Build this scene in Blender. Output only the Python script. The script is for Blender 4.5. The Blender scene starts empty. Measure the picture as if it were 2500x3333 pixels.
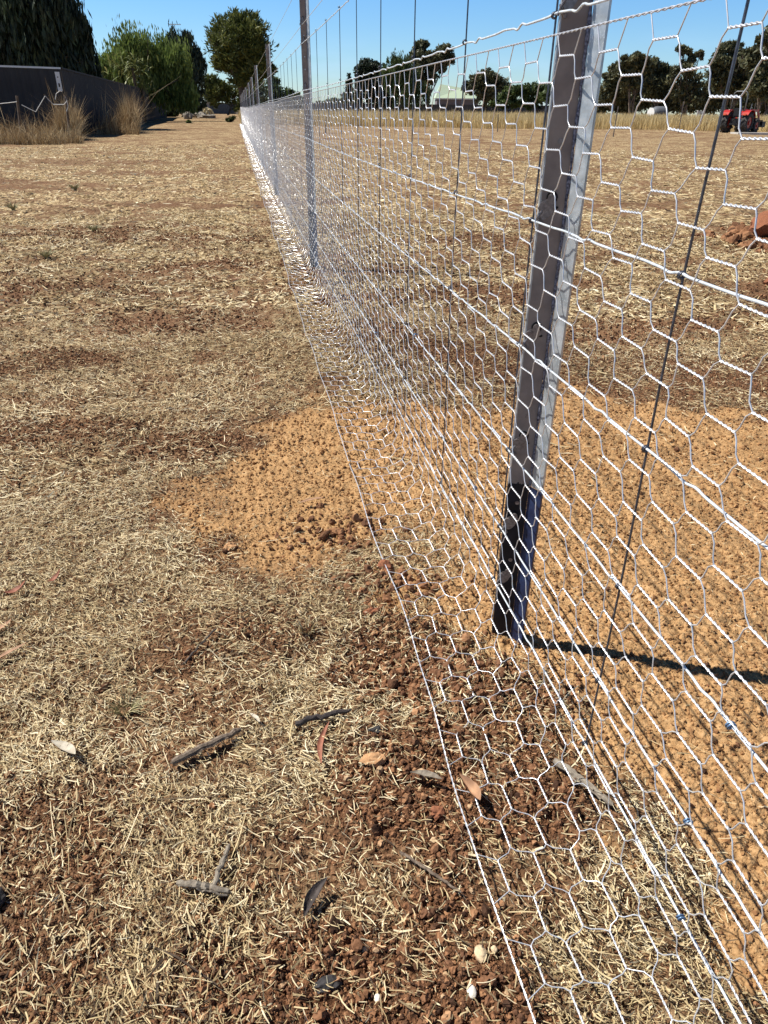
import bpy, math, random
import numpy as np
from mathutils import Matrix, Vector

# ------------------------------------------------------------------ camera / sky / sun
SC = bpy.context.scene
COL = SC.collection
F, CX, CY = 2265.0, 1250.0, 1666.5          # measured on the 2500 x 3333 photograph
ROLL = math.radians(0.6)
PITCH = math.atan((CY - 367.0) / F)
YAW = math.radians(-10.874452)
CAMX, CAMH = -0.48706822, 1.0
Rm = (Matrix.Rotation(YAW, 3, 'Z') @ Matrix.Rotation(math.pi / 2 - PITCH, 3, 'X') @ Matrix.Rotation(ROLL, 3, 'Z'))
cam = bpy.data.cameras.new('camera')
camo = bpy.data.objects.new('camera', cam)
COL.objects.link(camo)
camo.matrix_world = Matrix.Translation((CAMX, 0, CAMH)) @ Rm.to_4x4()
cam.sensor_fit = 'VERTICAL'; cam.sensor_height = 36.0; cam.lens = F / 3333 * 36
cam.clip_start = 0.02; cam.clip_end = 5000
SC.camera = camo

SUN_EL = math.radians(52)
SX, SY = -0.906, 0.423                       # horizontal direction towards the sun
world = bpy.data.worlds.new('World'); SC.world = world; world.use_nodes = True
wn, wl = world.node_tree.nodes, world.node_tree.links
wn.clear()
wo = wn.new('ShaderNodeOutputWorld'); bg = wn.new('ShaderNodeBackground')
sky = wn.new('ShaderNodeTexSky'); sky.sky_type = 'NISHITA'; sky.sun_disc = False
sky.sun_elevation = SUN_EL; sky.sun_rotation = math.atan2(SX, SY)
sky.air_density = 1.0; sky.dust_density = 0.1; sky.ozone_density = 2.5; sky.altitude = 100
hsv = wn.new('ShaderNodeHueSaturation'); hsv.inputs['Saturation'].default_value = 1.15; hsv.inputs['Value'].default_value = 0.92
tc = wn.new('ShaderNodeTexCoord'); mp = wn.new('ShaderNodeMapping'); mp.inputs['Scale'].default_value = (3.0, 3.0, 16.0)
cn = wn.new('ShaderNodeTexNoise'); cn.inputs['Scale'].default_value = 2.0; cn.inputs['Detail'].default_value = 6
cr = wn.new('ShaderNodeValToRGB'); cr.color_ramp.elements[0].position = 0.5; cr.color_ramp.elements[1].position = 0.8
cr.color_ramp.elements[0].color = (0, 0, 0, 1); cr.color_ramp.elements[1].color = (0.45, 0.45, 0.45, 1)
sep = wn.new('ShaderNodeSeparateXYZ'); el = wn.new('ShaderNodeMapRange')
el.inputs['From Min'].default_value = 0.09; el.inputs['From Max'].default_value = 0.02
mm = wn.new('ShaderNodeMath'); mm.operation = 'MULTIPLY'
cm = wn.new('ShaderNodeMixRGB'); cm.inputs[2].default_value = (7.5, 8.0, 9.2, 1)
wl.new(tc.outputs['Generated'], mp.inputs['Vector']); wl.new(mp.outputs[0], cn.inputs['Vector'])
wl.new(cn.outputs[0], cr.inputs[0]); wl.new(tc.outputs['Generated'], sep.inputs[0]); wl.new(sep.outputs[2], el.inputs[0])
wl.new(cr.outputs[0], mm.inputs[0]); wl.new(el.outputs[0], mm.inputs[1]); wl.new(mm.outputs[0], cm.inputs[0])
wl.new(sky.outputs[0], hsv.inputs['Color']); wl.new(hsv.outputs[0], cm.inputs[1])
# a clear deep-blue sky that pales to lavender at the horizon
gm = wn.new('ShaderNodeMapRange'); gm.inputs['From Min'].default_value = 0.0; gm.inputs['From Max'].default_value = 1.0
gr = wn.new('ShaderNodeValToRGB')
gr.color_ramp.elements[0].color = (0.66, 0.80, 1.0, 1); gr.color_ramp.elements[1].color = (0.13, 0.19, 0.26, 1)
ge = gr.color_ramp.elements.new(0.30); ge.color = (0.32, 0.46, 0.62, 1)
ge = gr.color_ramp.elements.new(0.12); ge.color = (0.58, 0.83, 1.1, 1)
gx = wn.new('ShaderNodeMixRGB'); gx.blend_type = 'MULTIPLY'; gx.inputs[0].default_value = 1
wl.new(sep.outputs[2], gm.inputs[0]); wl.new(gm.outputs[0], gr.inputs[0])
wl.new(cm.outputs[0], gx.inputs[1]); wl.new(gr.outputs[0], gx.inputs[2])
wl.new(gx.outputs[0], bg.inputs['Color'])
bg.inputs['Strength'].default_value = 0.10
wl.new(bg.outputs[0], wo.inputs[0])

sl = bpy.data.lights.new('sun', 'SUN'); sl.energy = 5.0; sl.angle = math.radians(0.53); sl.color = (1.0, 0.95, 0.87)
so = bpy.data.objects.new('sun', sl); COL.objects.link(so)
sdir = Vector((SX * math.cos(SUN_EL), SY * math.cos(SUN_EL), math.sin(SUN_EL)))
so.rotation_euler = sdir.to_track_quat('Z', 'Y').to_euler(); so.location = (-8, 4, 12)
SC.view_settings.view_transform = 'Standard'; SC.view_settings.look = 'None'
SC.view_settings.exposure = 0.55; SC.view_settings.gamma = 1.0

rng = np.random.default_rng(7)
RM = np.array(Rm)
CAM = np.array([CAMX, 0, CAMH])
HEAD = np.array([-math.sin(YAW), math.cos(YAW), 0])
RIGHT = np.array([math.cos(YAW), math.sin(YAW), 0])

def ray(px, py):
    return RM @ np.array([(px - CX) / F, -(py - CY) / F, -1.0])
def P(px, py, D):
    """world point at forward distance D that the measured photo position belongs to"""
    v = ray(px, py); return CAM + v * (D / float(v @ HEAD))

# ------------------------------------------------------------------ noise and ground shape
_perm = np.random.default_rng(3).random(65536).astype(np.float32)
def _h(ix, iy):
    return _perm[((ix * 73856093) ^ (iy * 19349663)) & 65535]
def vnoise(x, y):
    xi = np.floor(x).astype(np.int64); yi = np.floor(y).astype(np.int64)
    fx = x - xi; fy = y - yi
    fx = fx * fx * (3 - 2 * fx); fy = fy * fy * (3 - 2 * fy)
    a = _h(xi, yi); b = _h(xi + 1, yi); c = _h(xi, yi + 1); d = _h(xi + 1, yi + 1)
    return (a + (b - a) * fx) * (1 - fy) + (c + (d - c) * fx) * fy - 0.5
def fbm(x, y, o=4, s=1.0, ox=0.0):
    r = 0; a = 1.0
    for k in range(o):
        r = r + a * vnoise(x * s + ox + 17.3 * k, y * s * 1.01 - ox + 9.1 * k); s *= 2.03; a *= 0.52
    return r
def sstep(a, b, x):
    t = np.clip((x - a) / (b - a), 0, 1); return t * t * (3 - 2 * t)
def sdf(x, y, poly):
    """signed distance to a polygon, positive inside"""
    d = np.full(x.shape, 1e9); ins = np.zeros(x.shape, bool); n = len(poly)
    for i in range(n):
        ax, ay = poly[i]; bx, by = poly[(i + 1) % n]
        ex, ey = bx - ax, by - ay
        t = np.clip(((x - ax) * ex + (y - ay) * ey) / (ex * ex + ey * ey), 0, 1)
        d = np.minimum(d, np.hypot(x - ax - t * ex, y - ay - t * ey))
        c = ((ay > y) != (by > y)) & (x < (bx - ax) * (y - ay) / (by - ay + 1e-12) + ax)
        ins ^= c
    return np.where(ins, d, -d)
SAND = [(-.19, 1.30), (-.30, 1.52), (-.55, 1.60), (-.74, 1.95), (-.62, 2.30), (-.38, 2.52), (-.10, 2.72), (.79, 2.62), (1.4, 2.16),
        (2.4, 1.9), (2.2, .7), (1.2, .2), (.16, .30), (.05, .62), (-.03, .90), (-.10, 1.12)]
CLOD = [(-.66, .52), (-.50, .66), (-.36, .80), (-.30, .98), (-.24, 1.14), (-.09, 1.10), (-.02, .9), (-.02, .72), (-.07, .55), (-.16, .42), (-.2, .1), (-.7, .1)]
BROWNS = [(-.50, 1.22, .24, .17), (-.62, 1.62, .16, .20), (-.78, 2.30, .20, .16), (-.95, .64, .30, .20), (-1.2, 2.5, .45, .13), (-1.55, 3.3, .5, .22),
          (1.55, 3.4, .65, .33), (2.9, 3.9, .6, .4), (-2.3, 4.9, 1.0, .35), (-.8, 4.0, .5, .3), (-.75, 5.6, .6, .3), (1.0, 4.4, .9, .3),
          (.4, 5.3, .5, .3), (2.2, 2.7, .45, .3), (-2.4, 7.4, 1.2, .4), (1.6, 6.4, 1.0, .4), (-1.5, 9.5, 1.0, .5), (-5.0, 12.0, 2.0, .7), (-2.2, 15, 1.6, .6), (4, 9, 1.6, .6)]
def masks(x, y):
    w = fbm(x, y, 4, 3.2) * 0.30; w2 = fbm(x, y, 4, 10.0, 5.0) * 0.16
    sand = sstep(-.07, .10, sdf(x + w2, y + w2, SAND) + w)
    sand = sand * (1 - .6 * sstep(.10, .35, fbm(x, y, 4, 2.6, 31.0)) * np.maximum(sstep(.6, 1.0, x) * sstep(1.6, 2.1, y), .8 * sstep(.1, -.1, x)))
    clod = sstep(-.06, .05, sdf(x, y, CLOD) + w)
    br = np.zeros_like(x)
    for (cx, cy, rx, ry) in BROWNS:
        q = np.hypot((x - cx) / rx, (y - cy) / ry)
        br = np.maximum(br, sstep(1.15, .55, q + w * 3.0))
    far = fbm(x * .55 + y * .25, y, 4, .9, 11.0)
    br = np.maximum(br, .9 * sstep(.06, .42, far) * sstep(1.5, 3.5, np.hypot(x, y)))
    sand = sand * (1 - clod * .8)
    st2 = sstep(.02, .22, fbm(x, y, 3, 5.0, 55.0))           # drifts of straw lying over the clods
    clod = clod * (1 - .75 * st2)
    straw = np.clip(1 - sand * .96, 0, 1) * np.clip(1 - clod * .86, 0, 1) * np.clip(1 - br * .82, 0, 1)
    straw = straw * (.22 + 1.15 * sstep(-.36, .24, fbm(x, y, 4, 4.2, 71.0)))
    return sand, clod, br, np.clip(straw, 0, 1)
def terr(x, y):
    a = np.maximum(y - 24, 0); return .85 * np.tanh(.0068 * a * a / (a + 6))
def G(x, y, r=None, m=None):
    x = np.asarray(x, float); y = np.asarray(y, float)
    if r is None: r = np.hypot(x - CAMX, y)
    sand, clod, br, straw = masks(x, y) if m is None else m
    z = terr(x, y) + .014 * fbm(x, y, 3, 1.5, 3.0) + .10 * fbm(x, y, 2, .11, 8.0) * sstep(9, 30, r)
    z = z + .016 * np.exp(-((x + .35) ** 2 / .05 + (y - 2.05) ** 2 / .12)) + .012 * np.exp(-((x - .45) ** 2 / .2 + (y - 1.6) ** 2 / .3)) - .010
    z = z + .15 * np.exp(-((x - 4.75) ** 2 / .40 + (y - 6.05) ** 2 / .16))
    z = z + sand * .006 + clod * .006
    f1 = sstep(14, 5, r); z = z + f1 * (.012 + .004 * (clod + br)) * fbm(x, y, 2, 9.0, 40.0) + sstep(40, 20, r) * .030 * fbm(x, y, 3, 3.1, 77.0) * sstep(2, 5, r)
    f2 = sstep(7, 3, r)
    z = z + f2 * (.006 + .006 * sand + .010 * clod) * (np.abs(fbm(x, y, 2, 30.0, 50.0)) - .2)
    f3 = sstep(4.5, 2.2, r)
    z = z + f3 * (.0050 + .0025 * sand + .004 * clod + .003 * br) * fbm(x, y, 2, 105.0, 60.0)
    return z

# ------------------------------------------------------------------ mesh builder
class MB:
    def __init__(s): s.v = []; s.q = []; s.t = []; s.n = 0; s.a = []
    def add(s, v, q=None, t=None, a=None):
        v = np.asarray(v, np.float32).reshape(-1, 3)
        if q is not None and len(q): s.q.append(np.asarray(q, np.int64).reshape(-1, 4) + s.n)
        if t is not None and len(t): s.t.append(np.asarray(t, np.int64).reshape(-1, 3) + s.n)
        s.v.append(v); s.n += len(v)
        s.a.append(np.full(len(v), .5, np.float32) if a is None else np.broadcast_to(np.asarray(a, np.float32), (len(v),)))
    def box(s, c, d, rot=None, a=None):
        x, y, z = [e / 2 for e in d]
        v = np.array([[-x, -y, -z], [x, -y, -z], [x, y, -z], [-x, y, -z], [-x, -y, z], [x, -y, z], [x, y, z], [-x, y, z]])
        if rot is not None: v = v @ np.array(rot).T
        s.add(v + np.array(c), [[0, 3, 2, 1], [4, 5, 6, 7], [0, 1, 5, 4], [1, 2, 6, 5], [2, 3, 7, 6], [3, 0, 4, 7]], a=a)
    def tubes(s, Pt, r, S=6, cap=False, a=None):
        """Pt (M,K,3) polylines, r scalar or (M,K)"""
        Pt = np.asarray(Pt, float)
        if Pt.ndim == 2: Pt = Pt[None]
        M, K, _ = Pt.shape
        T = np.gradient(Pt, axis=1) if K > 2 else np.repeat(Pt[:, 1:] - Pt[:, :1], 2, 1)
        T /= np.linalg.norm(T, axis=2, keepdims=True) + 1e-12
        ov = Pt[:, -1] - Pt[:, 0]
        ref = np.where(np.abs(ov[:, 2:3]) > .8 * np.linalg.norm(ov, axis=1, keepdims=True), [[1., 0, 0]], [[0, 0, 1.]])[:, None, :]
        N = np.cross(T, ref); N /= np.linalg.norm(N, axis=2, keepdims=True) + 1e-12
        B = np.cross(T, N)
        r = np.broadcast_to(np.asarray(r, float), (M, K))
        an = np.arange(S) * 2 * np.pi / S
        V = Pt[:, :, None] + r[:, :, None, None] * (N[:, :, None] * np.cos(an)[:, None] + B[:, :, None] * np.sin(an)[:, None])
        idx = np.arange(M * K * S).reshape(M, K, S)
        q = np.stack([idx[:, :-1], idx[:, 1:], np.roll(idx[:, 1:], -1, 2), np.roll(idx[:, :-1], -1, 2)], -1).reshape(-1, 4)
        av = None if a is None else np.repeat(np.asarray(a, np.float32), K * S)
        t = None
        if cap:
            t = [[idx[m, e, 0], idx[m, e, k + (1 if e else 0)], idx[m, e, k + (0 if e else 1)]] for m in range(M) for e in (0, K - 1) for k in range(1, S - 1)]
        s.add(V.reshape(-1, 3), q, t, a=av)
    def prism(s, pts, off, a=None):
        """extrude a planar 3-D polygon by vector off"""
        pts = np.asarray(pts, float); n = len(pts); off = np.asarray(off, float)
        c = pts.mean(0)
        v = np.vstack([pts, pts + off, c, c + off])
        q = [[i, (i + 1) % n, n + (i + 1) % n, n + i] for i in range(n)]
        t = [[2 * n, (i + 1) % n, i] for i in range(n)] + [[2 * n + 1, n + i, n + (i + 1) % n] for i in range(n)]
        s.add(v, q, t, a=a)
    def disc(s, c, nrm, r, h, S=14, a=None, sq=1.0):
        nrm = np.array(nrm, float); nrm /= np.linalg.norm(nrm)
        u = np.cross(nrm, [0, 0, 1.0]); u = u / np.linalg.norm(u) if np.linalg.norm(u) > 1e-3 else np.array([1., 0, 0]); w = np.cross(nrm, u)
        an = np.arange(S) * 2 * np.pi / S
        s.prism(np.array(c) + r * (np.outer(np.cos(an), u) + sq * np.outer(np.sin(an), w)), nrm * h, a=a)
    def ball(s, c, r, seg=10, rings=7, a=None, wob=0.0):
        th = np.linspace(0, np.pi, rings); ph = np.arange(seg) * 2 * np.pi / seg
        v = np.stack([np.outer(np.sin(th), np.cos(ph)), np.outer(np.sin(th), np.sin(ph)), np.outer(np.cos(th), np.ones(seg))], -1)
        if wob: v = v * (1 + wob * (rng.random(v.shape[:2]) - .5))[..., None]; v[0] = v[0].mean(0); v[-1] = v[-1].mean(0)
        idx = np.arange(rings * seg).reshape(rings, seg)
        q = np.stack([idx[:-1], idx[1:], np.roll(idx[1:], -1, 1), np.roll(idx[:-1], -1, 1)], -1).reshape(-1, 4)
        s.add(v.reshape(-1, 3) * np.array(r) + np.array(c), q, a=a)
    def build(s, name, mat, parent=None, smooth=False, loc=None):
        v = np.vstack(s.v)
        if loc is not None: v = v - np.array(loc, np.float32)
        q = np.vstack(s.q) if s.q else np.zeros((0, 4), np.int64)
        t = np.vstack(s.t) if s.t else np.zeros((0, 3), np.int64)
        me = bpy.data.meshes.new(name)
        me.vertices.add(len(v)); me.vertices.foreach_set('co', v.astype(np.float32).ravel())
        nl = len(q) * 4 + len(t) * 3
        me.loops.add(nl); me.loops.foreach_set('vertex_index', np.concatenate([q.ravel(), t.ravel()]).astype(np.int32))
        me.polygons.add(len(q) + len(t))
        ls = np.concatenate([np.arange(len(q)) * 4, len(q) * 4 + np.arange(len(t)) * 3]).astype(np.int32)
        me.polygons.foreach_set('loop_start', ls)
        me.polygons.foreach_set('use_smooth', np.full(len(q) + len(t), smooth))
        at = me.attributes.new('tint', 'FLOAT', 'POINT'); at.data.foreach_set('value', np.concatenate(s.a).astype(np.float32))
        me.materials.append(mat); me.update(calc_edges=True)
        o = bpy.data.objects.new(name, me); COL.objects.link(o)
        if loc is not None: o.location = loc
        if parent is not None: o.parent = parent; 
        if parent is not None and loc is None: o.matrix_parent_inverse = Matrix.Translation(-Vector(parent.location))
        return o

def tag(o, label=None, cat=None, group=None, kind=None):
    if label: o['label'] = label
    if cat: o['category'] = cat
    if group: o['group'] = group
    if kind: o['kind'] = kind
    return o
def thing(name, label, cat, loc, group=None):
    o = bpy.data.objects.new(name, None); COL.objects.link(o); o.location = [float(c) for c in loc]
    o.empty_display_size = .2
    return tag(o, label, cat, group)

# ------------------------------------------------------------------ materials
def mat(name, col, rough=.8, metal=0.0, col2=None, nscale=8.0, bump=0.0, bscale=40.0, tint=None, spec=.4, detail=5, trans=0.0):
    """principled; colour varies between col and col2 by noise, and by the 'tint' attribute over a ramp"""
    m = bpy.data.materials.new(name); m.use_nodes = True
    nt = m.node_tree; n, l = nt.nodes, nt.links
    b = n['Principled BSDF']; b.inputs['Roughness'].default_value = rough; b.inputs['Metallic'].default_value = metal
    b.inputs['Specular IOR Level'].default_value = spec
    geo = n.new('ShaderNodeTexCoord')
    out = None
    if tint:
        at = n.new('ShaderNodeAttribute'); at.attribute_name = 'tint'
        rp = n.new('ShaderNodeValToRGB'); el = rp.color_ramp.elements
        el[0].position = tint[0][0]; el[0].color = (*tint[0][1], 1)
        el[1].position = tint[-1][0]; el[1].color = (*tint[-1][1], 1)
        for p_, c_ in tint[1:-1]:
            e = el.new(p_); e.color = (*c_, 1)
        l.new(at.outputs['Fac'], rp.inputs[0]); out = rp.outputs[0]
    if col2 is not None:
        nz = n.new('ShaderNodeTexNoise'); nz.inputs['Scale'].default_value = nscale; nz.inputs['Detail'].default_value = detail
        l.new(geo.outputs['Object'], nz.inputs['Vector'])
        mr = n.new('ShaderNodeMapRange'); mr.inputs['From Min'].default_value = .35; mr.inputs['From Max'].default_value = .65
        l.new(nz.outputs[0], mr.inputs[0])
        mx = n.new('ShaderNodeMixRGB'); mx.inputs[1].default_value = (*col, 1); mx.inputs[2].default_value = (*col2, 1)
        l.new(mr.outputs[0], mx.inputs[0])
        if out is not None:
            m2 = n.new('ShaderNodeMixRGB'); m2.blend_type = 'MULTIPLY'; m2.inputs[0].default_value = 1
            l.new(out, m2.inputs[1]); l.new(mx.outputs[0], m2.inputs[2]); out = m2.outputs[0]
        else: out = mx.outputs[0]
    if out is not None: l.new(out, b.inputs['Base Color'])
    else: b.inputs['Base Color'].default_value = (*col, 1)
    if bump:
        nb = n.new('ShaderNodeTexNoise'); nb.inputs['Scale'].default_value = bscale; nb.inputs['Detail'].default_value = 4
        l.new(geo.outputs['Object'], nb.inputs['Vector'])
        bp = n.new('ShaderNodeBump'); bp.inputs['Strength'].default_value = bump; bp.inputs['Distance'].default_value = .3 / bscale
        l.new(nb.outputs[0], bp.inputs['Height']); l.new(bp.outputs[0], b.inputs['Normal'])
    if trans:
        td = n.new('ShaderNodeBsdfTranslucent'); ms = n.new('ShaderNodeMixShader'); ms.inputs[0].default_value = trans
        if out is not None: l.new(out, td.inputs['Color'])
        else: td.inputs['Color'].default_value = (*col, 1)
        l.new(b.outputs[0], ms.inputs[1]); l.new(td.outputs[0], ms.inputs[2]); l.new(ms.outputs[0], n['Material Output'].inputs[0])
    return m

M_wire = mat('galvanised_wire', (.84, .85, .87), .30, .5, (.62, .64, .67), 60, spec=.7)
M_line = mat('line_wire', (.82, .87, .90), .34, .3, (.60, .66, .70), 90, spec=.6)
M_drop = mat('dropper_wire', (.13, .14, .17), .35, .7, (.07, .075, .095), 120)
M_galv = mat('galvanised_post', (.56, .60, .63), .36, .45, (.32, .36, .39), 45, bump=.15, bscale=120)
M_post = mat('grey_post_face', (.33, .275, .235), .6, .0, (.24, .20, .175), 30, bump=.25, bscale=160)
M_black = mat('black_dip', (.006, .007, .010), .45, .0, (.014, .016, .026), 40, spec=.25, bump=.1, bscale=150)
M_navy = mat('navy_dip', (.022, .036, .095), .4, .0, (.012, .018, .050), 60, spec=.35)
M_rough = mat('corroded_seam', (.05, .05, .075), .6, .4, (.32, .33, .40), 260, bump=.6, bscale=300)
M_clip = mat('zinc_clip', (.30, .275, .27), .4, .6, (.18, .16, .155), 200)
M_blue = mat('blue_clip', (.16, .27, .42), .35, .5, (.10, .17, .30), 90)
M_hole = mat('dark_hole', (.02, .018, .016), .9)
M_litop = mat('pale_hole', (.55, .60, .66), .5)
M_straw = mat('dry_straw', (1, 1, 1), .65, 0, (.82, .80, .76), 30, spec=.25, trans=.15,
              tint=[(0, (.07, .046, .030)), (.22, (.21, .15, .085)), (.5, (.50, .385, .205)), (.78, (.72, .585, .34)), (1, (.92, .82, .57))])
M_clod = mat('soil_clods', (1, 1, 1), .95, 0, (.62, .58, .55), 160, bump=.5, bscale=320, spec=.1,
             tint=[(0, (.06, .033, .022)), (.3, (.18, .092, .052)), (.55, (.31, .158, .082)), (.8, (.45, .25, .13)), (1, (.60, .43, .26))])
M_crumb = mat('sand_crumbs', (1, 1, 1), .95, 0, (.72, .68, .64), 200, bump=.4, bscale=400, spec=.1,
              tint=[(0, (.27, .14, .065)), (.5, (.44, .255, .115)), (1, (.58, .37, .18))])
M_bark = mat('grey_bark', (.13, .105, .085), .9, 0, (.05, .037, .03), 90, bump=.8, bscale=140)
M_trunk = mat('tree_bark', (.12, .10, .08), .9, 0, (.06, .048, .04), 5, bump=.5, bscale=9)
M_gumtrunk = mat('pale_gum_bark', (.24, .19, .15), .8, 0, (.10, .075, .06), 3, bump=.3, bscale=6)

def ground_mat():
    m = bpy.data.materials.new('dry_ground'); m.use_nodes = True
    n, l = m.node_tree.nodes, m.node_tree.links
    b = n['Principled BSDF']; b.inputs['Roughness'].default_value = .95; b.inputs['Specular IOR Level'].default_value = .12
    geo = n.new('ShaderNodeNewGeometry')
    def attr(nm):
        a = n.new('ShaderNodeAttribute'); a.attribute_name = nm; return a.outputs['Fac']
    def noise(s, d=5, sc=(1, 1, 1)):
        mp = n.new('ShaderNodeMapping'); mp.inputs['Scale'].default_value = sc; l.new(geo.outputs['Position'], mp.inputs[0])
        z = n.new('ShaderNodeTexNoise'); z.inputs['Scale'].default_value = s; z.inputs['Detail'].default_value = d
        z.inputs['Roughness'].default_value = .62; l.new(mp.outputs[0], z.inputs['Vector']); return z.outputs[0]
    def ramp(f, st):
        r = n.new('ShaderNodeValToRGB'); e = r.color_ramp.elements
        e[0].position = st[0][0]; e[0].color = (*st[0][1], 1); e[1].position = st[-1][0]; e[1].color = (*st[-1][1], 1)
        for p_, c_ in st[1:-1]: k = e.new(p_); k.color = (*c_, 1)
        l.new(f, r.inputs[0]); return r.outputs[0]
    def mix(f, a, c):
        x = n.new('ShaderNodeMixRGB'); l.new(f, x.inputs[0]); l.new(a, x.inputs[1]); l.new(c, x.inputs[2]); return x.outputs[0]
    fine = noise(120, 6); mid = noise(9, 6); big = noise(.9, 5); fib = noise(30, 6, (1.0, .35, 1))
    soil = ramp(fine, [(.34, (.05, .026, .014)), (.5, (.165, .088, .047)), (.66, (.33, .195, .11))])
    litter = ramp(fib, [(.38, (.055, .034, .019)), (.46, (.22, .15, .08)), (.53, (.48, .37, .20)), (.62, (.72, .60, .37))])  # dark stops of both litter ramps paint in the shade between stalks
    litter2 = ramp(fib, [(.38, (.055, .032, .018)), (.5, (.26, .17, .09)), (.62, (.52, .40, .23))])
    lit = mix(ramp(mid, [(.4, (0, 0, 0)), (.6, (1, 1, 1))]), litter, litter2)
    sandc = ramp(fine, [(.3, (.30, .17, .075)), (.5, (.46, .285, .135)), (.7, (.57, .375, .195))])
    clodc = ramp(fine, [(.34, (.04, .020, .012)), (.5, (.15, .072, .037)), (.66, (.30, .155, .08))])
    far = n.new('ShaderNodeMath'); far.operation = 'MULTIPLY'; l.new(attr('straw'), far.inputs[0]); l.new(attr('farness'), far.inputs[1])
    # near the camera the straw is real geometry: soil shows between; further out the litter colour takes over
    c = mix(far.outputs[0], soil, lit)
    c = mix(attr('clodm'), c, clodc)
    c = mix(attr('sand'), c, sandc)
    c2 = n.new('ShaderNodeMixRGB'); c2.blend_type = 'MULTIPLY'; c2.inputs[0].default_value = 1
    l.new(c, c2.inputs[1]); l.new(ramp(big, [(.3, (.80, .76, .72)), (.7, (1.1, 1.08, 1.05))]), c2.inputs[2])
    l.new(c2.outputs[0], b.inputs['Base Color'])
    b1 = n.new('ShaderNodeBump'); b1.inputs['Strength'].default_value = .9; b1.inputs['Distance'].default_value = .007; l.new(fine, b1.inputs['Height'])
    b2 = n.new('ShaderNodeBump'); b2.inputs['Strength'].default_value = .8; b2.inputs['Distance'].default_value = .03
    l.new(mid, b2.inputs['Height']); l.new(b1.outputs[0], b2.inputs['Normal']); l.new(b2.outputs[0], b.inputs['Normal'])
    return m

# ------------------------------------------------------------------ ground sheet (polar grid, fine near the viewer)
def build_ground():
    a0 = math.atan2(HEAD[1], HEAD[0])
    front = np.linspace(-math.radians(74), math.radians(66), 1100)
    back = np.linspace(math.radians(66), 2 * math.pi - math.radians(74), 50)[1:-1]
    th = a0 + np.concatenate([front, back]); n = len(th)
    r = np.exp(np.concatenate([np.linspace(math.log(.18), math.log(4), 800)[:-1], np.linspace(math.log(4), math.log(1800), 700)])); k = len(r)
    R, T = np.meshgrid(r, th, indexing='ij')
    x = (CAMX + R * np.cos(T)).ravel(); y = (R * np.sin(T)).ravel()
    m = masks(x, y); z = G(x, y, R.ravel(), m)
    v = np.stack([x, y, z], 1)
    idx = np.arange(k * n).reshape(k, n)
    q = np.stack([idx[:-1], idx[1:], np.roll(idx[1:], -1, 1), np.roll(idx[:-1], -1, 1)], -1).reshape(-1, 4)
    b = MB(); b.add(v, q)
    c = len(v); b.add([[CAMX, 0, float(z[:n].mean())]])
    b.t.append(np.stack([np.full(n, c), idx[0], np.roll(idx[0], -1)], 1))
    o = b.build('ground', ground_mat(), smooth=True)
    rr = R.ravel()
    for nm, val in (('sand', m[0]), ('clodm', np.maximum(m[1] * .9, 0)), ('straw', np.clip(m[3] * 1.15, 0, 1)), ('farness', .35 + .65 * sstep(1.5, 9, rr))):
        at = o.data.attributes.new(nm, 'FLOAT', 'POINT'); at.data.foreach_set('value', np.append(val, 0).astype(np.float32))
    tag(o, 'dry paddock floor of red brown soil and flattened straw', None, None, 'structure')
build_ground()

def polar_pts(n, r0, r1, p=1.0, half=(50, 44)):
    a0 = math.atan2(HEAD[1], HEAD[0])
    r = (r0 ** p + rng.random(n) * (r1 ** p - r0 ** p)) ** (1 / p)
    t = a0 + rng.uniform(-math.radians(half[0]), math.radians(half[1]), n)
    return CAMX + r * np.cos(t), r * np.sin(t), r

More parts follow.
